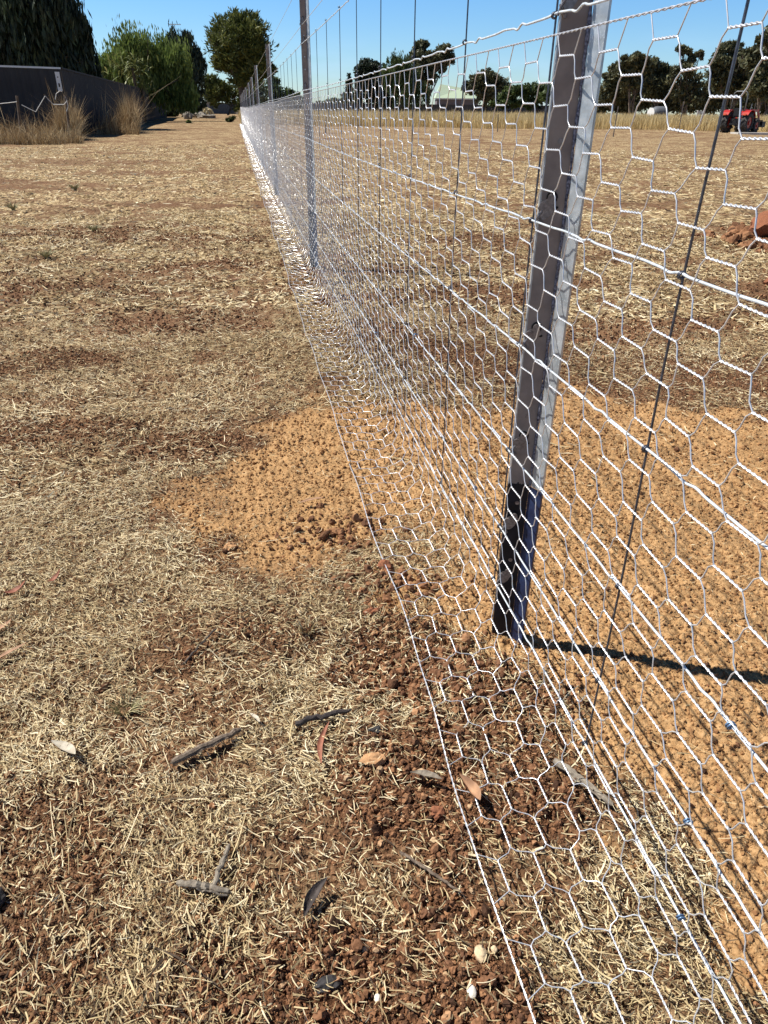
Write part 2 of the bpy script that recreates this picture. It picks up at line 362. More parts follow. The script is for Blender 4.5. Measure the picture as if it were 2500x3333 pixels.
def straw_layer():
    b = MB()
    # (number, r0, r1, length, half width)
    for n, r0, r1, L, W, ln in ((230000, .24, 2.1, .0120, .00062, .50), (120000, 2.1, 4.2, .018, .0010, .5), (95000, 4.2, 9, .036, .0027, .45), (80000, 9, 26, .075, .0050, .4), (3000, .24, 2.2, .050, .00085, .5), (4500, 2.2, 5.5, .060, .0013, .45)):
        x, y, r = polar_pts(n, r0, r1, 1.75, (74, 66) if r1 < 3 else (50, 44))
        s, c, br, st = masks(x, y)
        keep = rng.random(n) < (st * (1.2 if L < .045 else .7) + .03 + .04 * br + .07 * c) * (1 - .55 * s)
        x, y = x[keep], y[keep]; n = len(x)
        ln_ = L * np.exp(rng.normal(0, ln, n)); w = W * np.exp(rng.normal(0, .35, n))
        # heading of the stalks: loosely combed across the slope with plenty of scatter
        base = fbm(x, y, 2, 1.6, 90.0) * 3.2
        an = base + rng.normal(0, .95, n)
        d = np.stack([np.cos(an), np.sin(an)], 1)
        tilt = np.abs(rng.normal(0, .26, n)) * np.sign(rng.random(n) - .5)
        K = 4; tt = np.linspace(-.5, .5, K)
        bend = rng.normal(0, .06, n); nd = np.stack([-d[:, 1], d[:, 0]], 1)
        cx = x[:, None] + ln_[:, None] * (d[:, 0:1] * tt + nd[:, 0:1] * (bend[:, None] * (tt ** 2 * 4 - .5)))
        cy = y[:, None] + ln_[:, None] * (d[:, 1:2] * tt + nd[:, 1:2] * (bend[:, None] * (tt ** 2 * 4 - .5)))
        z0 = G(x, y) + .0015 + rng.random(n) ** 1.6 * (.013 + L * .15)
        cz = z0[:, None] + ln_[:, None] * tilt[:, None] * tt + ln_[:, None] * .03 * rng.normal(0, 1, (n, K))
        cz = np.maximum(cz, z0[:, None] - .002)
        prof = np.array([.8, 1, 1, .6])
        roll = rng.uniform(-.9, .9, n)
        ox = nd[:, 0:1] * w[:, None] * prof * np.cos(roll)[:, None]; oy = nd[:, 1:2] * w[:, None] * prof * np.cos(roll)[:, None]
        oz = w[:, None] * prof * np.sin(roll)[:, None]
        A = np.stack([cx + ox, cy + oy, cz + oz], -1); Bb = np.stack([cx - ox, cy - oy, cz - oz], -1)
        V = np.stack([A, Bb], 2).reshape(n, K * 2, 3)
        i0 = np.arange(n)[:, None] * K * 2
        q = np.concatenate([i0 + np.array([2 * k, 2 * k + 1, 2 * k + 3, 2 * k + 2]) for k in range(K - 1)], 0).reshape(-1, 4)
        tn = np.clip(np.where(rng.random(n) < .22, .16, .74) + .30 * fbm(x, y, 2, 3.0, 120.0) + rng.normal(0, .17, n), 0, 1)
        b.add(V.reshape(-1, 3), q, a=np.repeat(tn, K * 2))
    o = b.build('dry_straw', M_straw)
    tag(o, 'flattened pale straw and dry grass stalks littering the paddock', None, None, 'stuff')
straw_layer()

def ico(sub):
    import bmesh
    bm = bmesh.new(); bmesh.ops.create_icosphere(bm, subdivisions=sub, radius=1)
    v = np.array([p.co[:] for p in bm.verts]); f = np.array([[q.index for q in p.verts] for p in bm.faces]); bm.free(); return v, f
ICO1, ICO2, ICO3 = ico(1), ico(2), ico(3)
def rotmats(n):
    q = rng.normal(size=(n, 4)); q /= np.linalg.norm(q, axis=1, keepdims=True); w, x, y, z = q.T
    return np.stack([1 - 2 * (y * y + z * z), 2 * (x * y - z * w), 2 * (x * z + y * w), 2 * (x * y + z * w), 1 - 2 * (x * x + z * z), 2 * (y * z - x * w),
                     2 * (x * z - y * w), 2 * (y * z + x * w), 1 - 2 * (x * x + y * y)], 1).reshape(n, 3, 3)
def lumps(b, x, y, size, base, tint, jag=.28, sink=.35):
    n = len(x); v, f = base
    vv = v[None] * (1 + jag * rng.normal(0, 1, (n, len(v), 1)).clip(-1.6, 1.6))
    vv = vv * np.exp(rng.normal(0, .2, (n, 1, 3)))
    vv = np.einsum('nij,nkj->nki', rotmats(n), vv) * size[:, None, None]
    z = G(x, y) + size * (1 - sink * 1.6)
    vv = vv + np.stack([x, y, z], 1)[:, None]
    b.add(vv.reshape(-1, 3), None, (f[None] + (np.arange(n) * len(v))[:, None, None]).reshape(-1, 3), a=np.repeat(tint, len(v)))

def soil_layers():
    b = MB()
    def scatter(n, r0, r1, smin, smax, base, fn, p=1.8):
        x, y, r = polar_pts(n, r0, r1, p, (74, 66) if r1 < 2.1 else (50, 44)); s, c, br, st = masks(x, y); k = rng.random(n) < fn(s, c, br, st); x, y = x[k], y[k]
        u = rng.random(len(x)) ** 2.4; size = smin * (smax / smin) ** u
        return x, y, size
    x, y, s = scatter(75000, .24, 1.5, .0014, .0048, ICO1, lambda s, c, br, st: c * .95 + br * .25 + .03)
    lumps(b, x, y, s, ICO1, np.clip(.36 + rng.normal(0, .24, len(x)), 0, 1))
    x, y, s = scatter(13000, .24, 1.6, .0032, .0078, ICO2, lambda s, c, br, st: c * .75 + br * .05 + .008)
    lumps(b, x, y, s, ICO2, np.clip(.47 + rng.normal(0, .24, len(x)), 0, 1), .20)
    x, y, s = scatter(22000, 1.4, 5, .0028, .009, ICO1, lambda s, c, br, st: (c + br * .4 + .012) * (1 - s * .9))
    lumps(b, x, y, s, ICO1, np.clip(.34 + rng.normal(0, .2, len(x)), 0, 1))
    # the spill of red clods round the left edge of the sand
    for (cx_, cy_, sg, n) in ((-.22, 1.36, .07, 260), (-.30, 1.62, .08, 160), (-.18, 1.02, .07, 320), (4.42, 5.95, .28, 1000), (5.1, 6.35, .4, 700)):
        x = cx_ + sg * rng.normal(0, 1, n).clip(-2.1, 3); y = rng.normal(cy_, sg * .8, n); big = 1 if cy_ < 4 else 4.5
        lumps(b, x, y, .0035 * big * (3.2 ** (rng.random(n) ** 2)), ICO2, np.clip(.46 + rng.normal(0, .15, n), 0, 1), .16)
    o = b.build('soil_clods', M_clod); tag(o, 'loose crumbly red brown soil clods scattered over the ground', None, None, 'stuff')
    b = MB()
    x, y, s = scatter(95000, .26, 2.0, .0014, .0050, ICO1, lambda s, c, br, st: s * .85)
    lumps(b, x, y, s, ICO1, np.clip(.45 + rng.normal(0, .25, len(x)), 0, 1), .25, .5)
    x, y, s = scatter(60000, 2.0, 3.8, .0022, .0070, ICO1, lambda s, c, br, st: s * .8)
    lumps(b, x, y, s, ICO1, np.clip(.45 + rng.normal(0, .25, len(x)), 0, 1), .25, .5)
    o = b.build('sand_crumbs', M_crumb); tag(o, 'crumbs of orange sandy subsoil spread around the nearest post', None, None, 'stuff')
soil_layers()
OCT = (np.array([[1, 0, 0], [-1, 0, 0], [0, 1, 0], [0, -1, 0], [0, 0, 1], [0, 0, -1.]]), np.array([[0, 2, 4], [2, 1, 4], [1, 3, 4], [3, 0, 4], [2, 0, 5], [1, 2, 5], [3, 1, 5], [0, 3, 5]]))
def crumbs():
    b = MB()
    for n, r0, r1, s0 in ((240000, .24, 1.7, .0011), (130000, 1.7, 3.6, .0019), (60000, 3.6, 8, .004)):
        x, y, r = polar_pts(n, r0, r1, 1.8, (74, 66) if r1 < 2.1 else (50, 44)); s, c, br, st = masks(x, y)
        k = rng.random(n) < np.clip(.35 + .8 * br + .4 * c, 0, 1) * (1 - s); x, y = x[k], y[k]; n = len(x)
        lumps(b, x, y, s0 * (2.6 ** (rng.random(n) ** 1.6)), OCT, np.clip(.36 + rng.normal(0, .2, n), 0, 1), .22)
    tag(b.build('soil_crumbs', M_clod), 'fine red brown crumbs of bare dry soil between the straw', None, None, 'stuff')
crumbs()

# ------------------------------------------------------------------ the wire fence
NX = -.030
POST_Y = [1.12, 5.43, 10.8, 16.5, 20.8, 25.2, 31.0, 36.8, 42.6, 48.2, 53.4, 58.2]
WZ = [.137, .270, .442, .645, .850, 1.123, 1.378, 1.485, 1.70]
fence = thing('wire_fence', 'long galvanised rabbit netting fence on steel posts running away into the distance', 'fence', (0, 1.12, 0))

def netting():
    CP, TL, HP, NR = .0650, .0480, .0282, 44
    y0, y1 = -1.6, 58.3
    ncol = int((y1 - y0) / CP)
    def path(s, y, jit):
        """s: height along the sheet from the outer apron edge"""
        fl, R = .108, .072
        arc = R * math.pi / 2
        x = np.where(s < fl, -.215 + s, np.where(s < fl + arc, -.215 + fl + R * np.sin(np.clip((s - fl) / R, 0, math.pi / 2)), NX))
        z = np.where(s < fl, 0, np.where(s < fl + arc, R * (1 - np.cos(np.clip((s - fl) / R, 0, math.pi / 2))), R + s - fl - arc))
        lie = sstep(.30, .0, z)
        gz = GY(y) * sstep(1.2, 0, z) + terr(0, y) * (1 - sstep(1.2, 0, z))
        ap = sstep(.25, .05, s)
        x = x + lie * .012 * vn1(y * 1.7 + 3) + (1 - lie) * .004 * vn1(y * 2.1) * np.sin(np.clip(z, 0, 1.1) * 2.8) + ap * .010 * vn1(y * 3.1 + 30)
        z = z + gz + .007 + ap * (.006 + .012 * (vn1(y * 5.0 + 11) + .3)) + .004 * vn1(y * .9 + 7) * (1 - lie)
        return np.stack([x, y, z], -1)
    def vn1(t): return vnoise(t, t * 0 + 5.5) * 2
    ys = np.linspace(y0 - .2, y1 + .2, 3000)
    gy = np.maximum(G(np.full(3000, -.10), ys), G(np.full(3000, -.20), ys)); gy = np.convolve(np.pad(gy, 4, 'edge'), np.ones(9) / 9, 'valid')
    def GY(y): return np.interp(y, ys, gy)
    ii, kk = np.meshgrid(np.arange(ncol), np.arange(NR + 1), indexing='ij')
    on = ((ii + kk) % 2 == 0) & (kk >= 1) & (kk < NR)
    # stable jitter for every node
    js = rng.normal(0, .0022, (ncol + 1, NR + 2)); jy = rng.normal(0, .0024, (ncol + 1, NR + 2))
    yL = lambda i, k: y0 + i * CP + jy[i, k] + .012 * np.sin(k * .22 + 1) * 1.0
    sK = lambda i, k: k * HP + js[i, k]
    b = MB()
    I, K = ii[on], kk[on]
    L = np.stack([yL(I, K), sK(I, K)], -1); Rr = np.stack([yL(I, K) + TL, sK(I, K) + rng.normal(0, .0012, len(I))], -1)
    pL = path(L[:, 1], L[:, 0], 0); pR = path(Rr[:, 1], Rr[:, 0], 0)
    key = {(int(a), int(c)): j for j, (a, c) in enumerate(zip(I, K))}
    near = L[:, 0] < 4.2
    # twisted pairs: two strands wound round each other
    def helix(A, B, r, turns, Kp):
        t = np.linspace(0, 1, Kp)
        ax = B - A; ln = np.linalg.norm(ax, axis=1, keepdims=True); T = ax / ln
        ref = np.where(np.abs(T[:, :1]) > .9, [[0., 0, 1.]], [[1.0, 0, 0]]); U = np.cross(T, ref); U /= np.linalg.norm(U, axis=1, keepdims=True); W = np.cross(T, U)
        out = []
        for ph in (0, math.pi):
            a = 2 * math.pi * turns * t + ph
            out.append(A[:, None] + ax[:, None] * t[None, :, None] + r * (U[:, None] * np.cos(a)[None, :, None] + W[:, None] * np.sin(a)[None, :, None]))
        return np.concatenate(out, 0)
    WR = .00088
    nn = L[:, 0] < 2.4
    b.tubes(helix(pL[nn], pR[nn], .00088, 3.2, 17), WR, 5)
    n2 = near & ~nn; b.tubes(helix(pL[n2], pR[n2], .0011, 2.5, 10), .0011, 4)
    fr = ~near; b.tubes(np.stack([pL[fr], pR[fr]], 1), .0021, 4)
    # slanting strands
    segs, ns = [], []
    for j, (i, k) in enumerate(zip(I, K)):
        for dk in (-1, 1):
            j2 = key.get((int(i) + 1, int(k) + dk))
            if j2 is not None: segs.append((j, j2))
    segs = np.array(segs)
    A = pR[segs[:, 0]]; B = pL[segs[:, 1]]; nr = A[:, 1] < 4.2
    t = np.linspace(0, 1, 5)[None, :, None]
    bow = (B - A)[nr]; C = A[nr][:, None] * (1 - t) + B[nr][:, None] * t
    C[:, 1:-1, 1] += (rng.normal(0, .0016, (len(bow), 1)) + np.array([.0018, 0, -.0018]))
    nq = A[nr][:, 1] < 1.9; b.tubes(C[nq], WR, 5); b.tubes(C[~nq], .00108, 4)
    b.tubes(np.stack([A[~nr], B[~nr]], 1), .00118, 3)
    # edge rows: half diamonds out to the two selvage wires
    for k, ke in ((1, 0), (NR - 1, NR)):
        sel = K == k
        a_ = pL[sel]; c_ = pR[sel]
        e1 = path(np.full(sel.sum(), ke * HP), L[sel, 0] - (CP - TL) * .9, 0); e2 = path(np.full(sel.sum(), ke * HP), Rr[sel, 0] + (CP - TL) * .9, 0)
        b.tubes(np.stack([a_, e1], 1), WR, 4); b.tubes(np.stack([c_, e2], 1), WR, 4)
    for ke in (0, NR):
        yy = np.arange(y0, 4.5, .0045); c = path(np.full(len(yy), ke * HP), yy, 0)
        for ph in (0, math.pi):
            a = yy * 2 * math.pi / .028 + ph
            b.tubes((c + .0009 * np.stack([np.cos(a), 0 * a, np.sin(a)], -1))[None], .00085, 5)
        yy = np.arange(4.5, y1, .05); b.tubes(path(np.full(len(yy), ke * HP), yy, 0)[None], .0018, 4)
    b.build('hexagonal_netting', M_wire, fence, smooth=True)
    return path
net_path = netting()

def line_wires():
    for w, z in enumerate(WZ):
        b = MB()
        rad = .00175 if w < 7 else .0015
        ys = [-1.6]; zs = [0]
        # crimped spans: straight runs with a small S kink between the droppers
        yv = np.concatenate([np.arange(-1.6, 6.5, .008), np.arange(6.5, 58.2, .06)])
        ph = (yv * 1.0 + .113 * w + .05) % .2275
        am = np.where(w < 7, .0020 if w != 5 else .0032, 0.0)
        k = am * (np.exp(-((ph - .075) / .010) ** 2) - np.exp(-((ph - .098) / .010) ** 2)) + am * .6 * np.exp(-((ph - .16) / .03) ** 2)
        sag = np.zeros_like(yv)
        for a_, c_ in zip(POST_Y[:-1], POST_Y[1:]):
            t = np.clip((yv - a_) / (c_ - a_), 0, 1); sag -= .010 * 4 * t * (1 - t) * (1 if w < 7 else .4)
        off = -.004 if z < 1.1 else -.002
        xx = np.full_like(yv, NX + .0045) if w < 7 else np.full_like(yv, -.012)
        # wires pass through the clips on the post face
        P3 = np.stack([xx, yv, z + k + sag + terr(0, yv) + (.0005 if w < 5 else 0)], -1)
        b.tubes(P3[None], rad, 6)
        b.build('line_wire', M_line, fence, smooth=True)
line_wires()

def droppers():
    ys = [.225, .698, 1.155, 1.605] + list(1.605 + .478 * np.arange(1, 200))
    ys = [y for y in ys if y < 58 and min(abs(y - p) for p in POST_Y[1:]) > .06]
    ys = [-.25, -.72, -1.2] + ys
    ys.sort()
    near, rest = ys[:100], ys[100:]
    def one(b, y):
        bw = rng.normal(0, .006); zz = np.linspace(.137, 1.378, 26)
        lean = rng.normal(0, .006) if y > 1.3 else .0
        yv = y + lean * (zz - .6) + bw * np.sin((zz - .137) * 2.53) + .003 * np.sin(zz * 9 + y)
        # vertical wires are hinged: each span starts at the knot a hair to the side
        T = float(terr(0, np.array(y)))
        c = np.stack([np.full_like(zz, NX + .0075), yv, zz + T], -1)
        b.tubes(c[None], .00155 if y < 6 else .0017, 6)
        for z in WZ[:7]:
            yk = np.interp(z, zz, yv)
            a = np.linspace(0, 4 * math.pi, 22 if y < 3 else 9)
            kn = np.stack([NX + .0050 + .0036 * np.cos(a), yk + (a / (4 * math.pi) - .5) * .0060 + 0 * a, z + T + .0036 * np.sin(a)], -1)
            b.tubes(kn[None], .0014, 5)
    for y in near:
        b = MB(); one(b, y); b.build('dropper_wire', M_drop, fence, smooth=True)
    if rest:
        b = MB()
        for y in rest: one(b, y)
        tag(b.build('dropper_wire', M_drop, fence, smooth=True), None, None, None, 'stuff')
    # blue staples that tie the netting to the line wires
    for (y, z) in ((.448, .442), (.459, .270), (.421, .137), (.20, .27), (.18, .137), (1.32, .270), (1.95, .442), (2.6, .27), (.10, .442)):
        b = MB(); a = np.linspace(0, 3.6 * math.pi, 26)
        b.tubes(np.stack([NX + .0042 + .0042 * np.cos(a), y + (a / 11 - .5) * .0055, z + .0042 * np.sin(a)], -1)[None], .0013, 5, cap=True)
        b.build('netting_clip', M_blue, fence, smooth=True)
droppers()

def post_parts(y, idx):
    """rolled steel post: a wide flat face turned to the viewer, a seam, and a bright side flange"""
    T = float(terr(0, np.array(y))); H = 1.765 + (0 if idx == 0 else rng.normal(0, .02))
    oy = y - 1.12; zb = -.25
    L0, L1, J, J2, B, B2 = [np.array([a, b_ + oy]) for a, b_ in ((-.0185, 1.152), (-.0225, 1.137), (.015, 1.124), (.0175, 1.1185), (.029, 1.094), (.034, 1.097))]
    th = .0022
    def strip(b, p, q, z0, z1, w=th, out=0.0):
        d = q - p; d = d / np.linalg.norm(d); n = np.array([-d[1], d[0]])   # away from the viewer
        p_ = p - n * out; q_ = q - n * out
        n_ = n * w
        pts = [[*p_, z0], [*q_, z0], [*(q_ + n_), z0], [*(p_ + n_), z0]]
        b.prism(pts, (0, 0, z1 - z0))
    root = MB(); zc = (.375 if idx < 3 else .30) + T
    mid = lambda p, q, t: p + (q - p) * t
    strip(root, L1, J, zc + .001, T + H); root2 = MB()
    face = root.build('post', M_post, fence)
    if idx == 0: tag(face, 'nearest post with dark dipped foot and keyhole clips')
    b = MB(); strip(b, L0, L1 - np.array([0, .0005]), zc, T + H); strip(b, J2, B, zc, T + H, .0022)
    strip(b, B + np.array([.0003, .0]), B2, zc, T + H); o = b.build('flange', M_galv, face); o.matrix_parent_inverse = Matrix.Identity(4)
    b = MB()
    zz = np.arange(zc, T + H, .010)
    c = np.stack([np.full_like(zz, J[0] + .0012), np.full_like(zz, J[1] - .002), zz], -1); c[:, :2] += rng.normal(0, .0005, (len(zz), 2))
    b.tubes(c[None], .0026 + rng.normal(0, .0005, (1, len(zz))), 7); o = b.build('seam', M_rough, face, smooth=True); o.matrix_parent_inverse = Matrix.Identity(4)
    b = MB(); strip(b, L0, L1 - np.array([0, .0005]), zb + T, zc); strip(b, L1, J, zb + T, zc)
    if idx < 3:
        for k in range(26): strip(b, mid(L1, J, k / 26), mid(L1, J, (k + .97) / 26), zc - .004, zc + .001 + abs(rng.normal(0, .0022)), .002, .0004)
    o = b.build('dipped_foot', M_black, face); o.matrix_parent_inverse = Matrix.Identity(4)
    b = MB(); strip(b, J + np.array([.0, -.0004]), B, zb + T, zc - .002); strip(b, B + np.array([.0003, .0]), B2, zb + T, zc - .002); 
    o = b.build('dipped_flange', M_navy, face); o.matrix_parent_inverse = Matrix.Identity(4)
    d = (J - L1) / np.linalg.norm(J - L1); nv = np.array([d[1], -d[0]])          # towards the viewer
    nv3 = np.array([nv[0], nv[1], 0]); d3 = np.array([d[0], d[1], 0]); up = np.array([0, 0, 1.0])
    def on(u, z, out=0): return np.array([*(L1 + d * u), z]) + nv3 * out
    if idx < 6:
        for z in (WZ[4] + .115, WZ[3] + .13, WZ[2] + .075, WZ[5] + .12, WZ[5] + .19, WZ[6] + .05, .335, .20):
            b = MB(); b.disc(on(.021, z + T, .0003), nv3, .0042, .0006, 16)
            b.build('hole', M_clip if idx == 0 else M_litop, face)
    for z in (WZ if idx < 6 else WZ[4:7]):
        z += T
        b = MB()
        # pear shaped keeper plate
        an = np.linspace(0, 2 * math.pi, 22, endpoint=False)
        pl = [on(.0125 + .0125 * math.cos(t) * (1.15 if math.sin(t) > 0 else .85) + (.004 * math.sin(t)), z + .020 + .0165 * math.sin(t) * (1 if math.cos(t) > -.2 else .9), .0006) for t in an]
        b.prism(pl, nv3 * .0016)
        b.disc(on(.0065, z + .024, .0020), nv3, .0062, .0035, 16)
        b.disc(on(.0185, z + .036, .0006), nv3, .0062, .0048, 16)
        # hook that drops down round the wire
        a = np.linspace(-.3, 1.25 * math.pi, 12)
        hk = np.array([on(.0030 - .0045 * math.cos(t), z + .0035 - .0075 * math.sin(t - 1.2), .0030) for t in a])
        b.tubes(hk[None], .0017, 6, cap=True)
        b.tubes(np.array([on(.006, z + .018, .003), on(-.0005, z + .008, .0045), on(-.0035, z - .002, .003)])[None], .0018, 6, cap=True)
        o = b.build('wire_clip', M_clip, face); o.matrix_parent_inverse = Matrix.Identity(4)
        b = MB(); t = np.linspace(-.6, 3.4, 14)
        b.tubes(np.array([on(.0185 + .0078 * math.cos(q), z + .036 + .0085 * math.sin(q), .0010) for q in t])[None], .0013, 5)
        b.disc(on(.0265, z + .022, .0008), nv3, .0038, .0008, 10, sq=.6)
        o = b.build('keyhole', M_hole, face); o.matrix_parent_inverse = Matrix.Identity(4)
for i, y in enumerate(POST_Y): post_parts(y, i)
# the post face mesh carries the world offset of the fence root

# ------------------------------------------------------------------ small things lying on the ground
def gz(x, y): return float(np.max(G(np.array([x, x + .004, x - .004]), np.array([y, y + .004, y - .004]))))
def stick(name, label, cat, a, b_, r, mt, wob=.0018, lift=.011, taper=.75, parts=None, group=None, flat=1.0):
    n = 14; t = np.linspace(0, 1, n); a = np.array(a); b_ = np.array(b_)
    x = a[0] + (b_[0] - a[0]) * t; y = a[1] + (b_[1] - a[1]) * t
    z = np.linspace(gz(*a), gz(*b_), n) + r * .7 + lift
    p = np.stack([x, y, z], -1); p[1:-1] += rng.normal(0, wob, (n - 2, 3)) * .5; p[:, 2] += wob * np.sin(t * 5)
    rr = r * (1 - (1 - taper) * t) * (1 + rng.normal(0, .07, n)); rr[0] *= .75; rr[-1] *= .6
    b = MB(); b.tubes(p[None], rr[None], 9, cap=True)
    # frayed ridges of bark
    for k in range(5):
        q = p + rng.normal(0, r * .18, (n, 3)) + np.array([0, 0, r * .6]) * rng.random() + np.array([rng.normal(0, r * .5), rng.normal(0, r * .5), 0])
        s0 = rng.integers(0, 6); b.tubes(q[s0:s0 + 8][None], r * .28, 4, cap=True)
    c = p[n // 2]; o = b.build(name, mt, loc=(c[0], c[1], c[2] - r)); tag(o, label, cat, group); return o
def leaf(name, label, cat, a, b_, w, mt, curl=.25, lift=.012, cup=.35, cat_group=None, pts=10):
    a = np.array(a, float); b_ = np.array(b_, float); d = b_ - a; L = np.linalg.norm(d); d /= L; nd = np.array([-d[1], d[0]])
    t = np.linspace(0, 1, pts); prof = np.sin(np.pi * np.clip(t, .02, .98)) ** .75 * w * .62
    u = np.linspace(-1, 1, 5)
    x = a[0] + d[0] * L * t[:, None] + nd[0] * prof[:, None] * u; y = a[1] + d[1] * L * t[:, None] + nd[1] * prof[:, None] * u
    side = nd * (.10 * L) * np.sin(np.pi * t)[:, None]
    x = x + side[:, 0:1]; y = y + side[:, 1:2]
    z0 = max(gz(*a), gz(*b_), gz(*((a + b_) / 2))) + lift
    z = z0 + curl * L * (t[:, None] - .4) ** 2 + cup * prof[:, None] * u ** 2 + rng.normal(0, .0006, (pts, 5))
    top = np.stack([x, y, z], -1).reshape(-1, 3); bot = top - [0, 0, .0007]
    i = np.arange(pts * 5).reshape(pts, 5); N = pts * 5
    q = np.stack([i[:-1, :-1], i[1:, :-1], i[1:, 1:], i[:-1, 1:]], -1).reshape(-1, 4)
    b = MB(); b.add(np.vstack([top, bot]), np.vstack([q, q[:, ::-1] + N]))
    c = (a + b_) / 2; o = b.build(name, mt, smooth=True, loc=(c[0], c[1], z0)); tag(o, label, cat, cat_group); return o
def rock(name, label, cat, x, y, r, mt, jag=.12, seed=0, group=None):
    v, f = ICO3; g = np.random.default_rng(seed + 11)
    off = g.random(3) * 50
    k = vnoise(v[:, 0] * 2.2 + off[0], v[:, 1] * 2.2 + v[:, 2] * 1.7 + off[1]) + .5 * vnoise(v[:, 0] * 5 + off[2], v[:, 2] * 5 + v[:, 1] * 4)
    vv = v * (1 + jag * 3.2 * k)[:, None] * np.array(r) 
    z = gz(x, y) + r[2] * .45
    b = MB(); b.add(vv + np.array([x, y, z]), None, f); o = b.build(name, mt, loc=(x, y, z - r[2] * .4)); tag(o, label, cat, group); return o

M_redleaf = mat('red_brown_leaf', (.34, .13, .075), .7, 0, (.20, .075, .045), 60, bump=.3, bscale=150)
M_paleleaf = mat('pale_leaf', (.55, .50, .40), .7, 0, (.38, .33, .25), 70, bump=.3, bscale=150)
M_tanleaf = mat('tan_leaf', (.44, .26, .15), .7, 0, (.30, .17, .10), 50, bump=.3, bscale=150)
M_stick = mat('weathered_stick', (.24, .185, .135), .85, 0, (.10, .07, .05), 160, bump=.9, bscale=260)
M_dark = mat('charred_wood', (.030, .024, .022), .75, 0, (.07, .055, .05), 110, bump=.9, bscale=220)
M_greywood = mat('grey_wood', (.30, .26, .20), .85, 0, (.16, .13, .10), 120, bump=.7, bscale=200)
M_white = mat('white_pebble', (.78, .74, .66), .6, 0, (.62, .56, .46), 60)
M_yel = mat('yellow_stone', (.66, .52, .33), .85, 0, (.48, .36, .22), 90, bump=.4, bscale=200)
M_redrock = mat('red_clod', (.30, .125, .065), .95, 0, (.17, .07, .04), 110, bump=.8, bscale=200, spec=.1)
M_tanrock = mat('tan_clod', (.52, .30, .15), .95, 0, (.36, .20, .10), 90, bump=.8, bscale=180, spec=.1)
M_char2 = mat('charcoal', (.02, .018, .018), .8, 0, (.05, .045, .045), 150, bump=.8, bscale=250)

stick('stick', 'short thick charred stick lying level left of the netting, above the red sliver of bark', 'stick', (-.470, .946), (-.362, .962), .0062, M_dark)
stick('stick', 'slanting grey brown stick lying in straw, lower left of the charred stick', 'stick', (-.688, .886), (-.570, .948), .0062, M_stick, taper=.9)
stick('twig', 'thin grey twig leaning in straw below the slanting stick', 'twig', (-.612, .650), (-.590, .715), .0040, M_greywood)
stick('stick', 'flat grey weathered chip of wood lying level in the lower left straw', 'stick', (-.665, .662), (-.590, .640), .0050, M_greywood, taper=.95)
stick('stick', 'grey split stick under the netting apron at the right, beneath the twisted wires', 'stick', (-.028, .775), (.032, .672), .0065, M_greywood)
stick('twig', 'thin brown twig slanting over red clods beside the netting edge', 'twig', (-.330, .655), (-.255, .575), .0026, M_stick)
stick('twig', 'dark thin twig on bare brown soil left of the post, upper one', 'twig', (-.62, 1.245), (-.69, 1.15), .0022, M_bark)
leaf('bark_sliver', 'upright red brown sliver of bark just below the charred stick', 'bark', (-.432, .845), (-.408, .935), .0085, M_redleaf, .2)
leaf('dead_leaf', 'pale cream dead leaf lying alone in straw near the left edge', 'leaf', (-.905, .975), (-.855, .930), .014, M_paleleaf, .5)
leaf('dead_leaf', 'tan eucalyptus leaf at the far left edge, lowest of the leaves there', 'leaf', (-1.075, 1.215), (-1.015, 1.262), .009, M_tanleaf, .3)
leaf('dead_leaf', 'orange brown leaf at the far left edge between two leaves', 'leaf', (-1.105, 1.315), (-1.065, 1.345), .012, M_tanleaf, .8)
leaf('dead_leaf', 'dark red curled leaf at the far left edge, uppermost of its group', 'leaf', (-1.11, 1.455), (-1.065, 1.475), .013, M_redleaf, 1.2)
leaf('dead_leaf', 'small red leaf standing in straw right of the far left leaves', 'leaf', (-1.02, 1.485), (-.995, 1.515), .011, M_redleaf, 1.5)
leaf('dead_leaf', 'long pinkish leaf lying on crossed straws left of the netting edge', 'leaf', (-.400, 1.755), (-.325, 1.770), .009, M_tanleaf, .2)
leaf('dead_leaf', 'curled orange brown leaf inside the netting apron, casting a dark hollow shadow', 'leaf', (-.205, .765), (-.190, .700), .016, M_tanleaf, 1.0, cup=1.4)
leaf('bark_flake', 'grey oval flake of bark under the netting edge wire', 'bark', (-.285, .790), (-.235, .765), .010, M_greywood, .2)
leaf('dead_leaf', 'beige narrow leaf resting above the slanting stick', 'leaf', (-.556, .985), (-.535, .955), .006, M_paleleaf, .3)
leaf('bark_flake', 'striped dark grey curled flake of bark among straw at bottom centre', 'bark', (-.485, .580), (-.447, .628), .013, M_dark, .5, cup=.9)
leaf('dead_leaf', 'salmon coloured leaf lying flat on bare soil in the middle distance left of the fence', 'leaf', (-.62, 5.02), (-.53, 5.05), .02, M_tanleaf, .4)
rock('stone', 'largest oval yellowish white stone beside the netting edge wire at the bottom', 'stone', -.252, .490, (.0085, .0120, .008), M_yel, .06, 1)
rock('pebble', 'white oval pebble lowest beside the netting edge wire', 'pebble', -.280, .442, (.0060, .0085, .004), M_white, .04, 2)
rock('pebble', 'small white pebble among red clods left of the lowest white pebble', 'pebble', -.400, .462, (.0045, .0058, .004), M_white, .05, 3)
rock('pebble', 'small cream pebble right of the yellowish white stone', 'pebble', -.232, .492, (.0045, .0050, .004), M_yel, .05, 4)
rock('pebble', 'small white pebble lying on straw left of the middle', 'pebble', -.80, 1.395, (.007, .006, .004), M_white, .05, 5)
rock('earth_clod', 'crumbly tan lump of earth in straw right of the red bark sliver', 'clod', -.340, .835, (.021, .014, .009), M_tanrock, .16, 6)
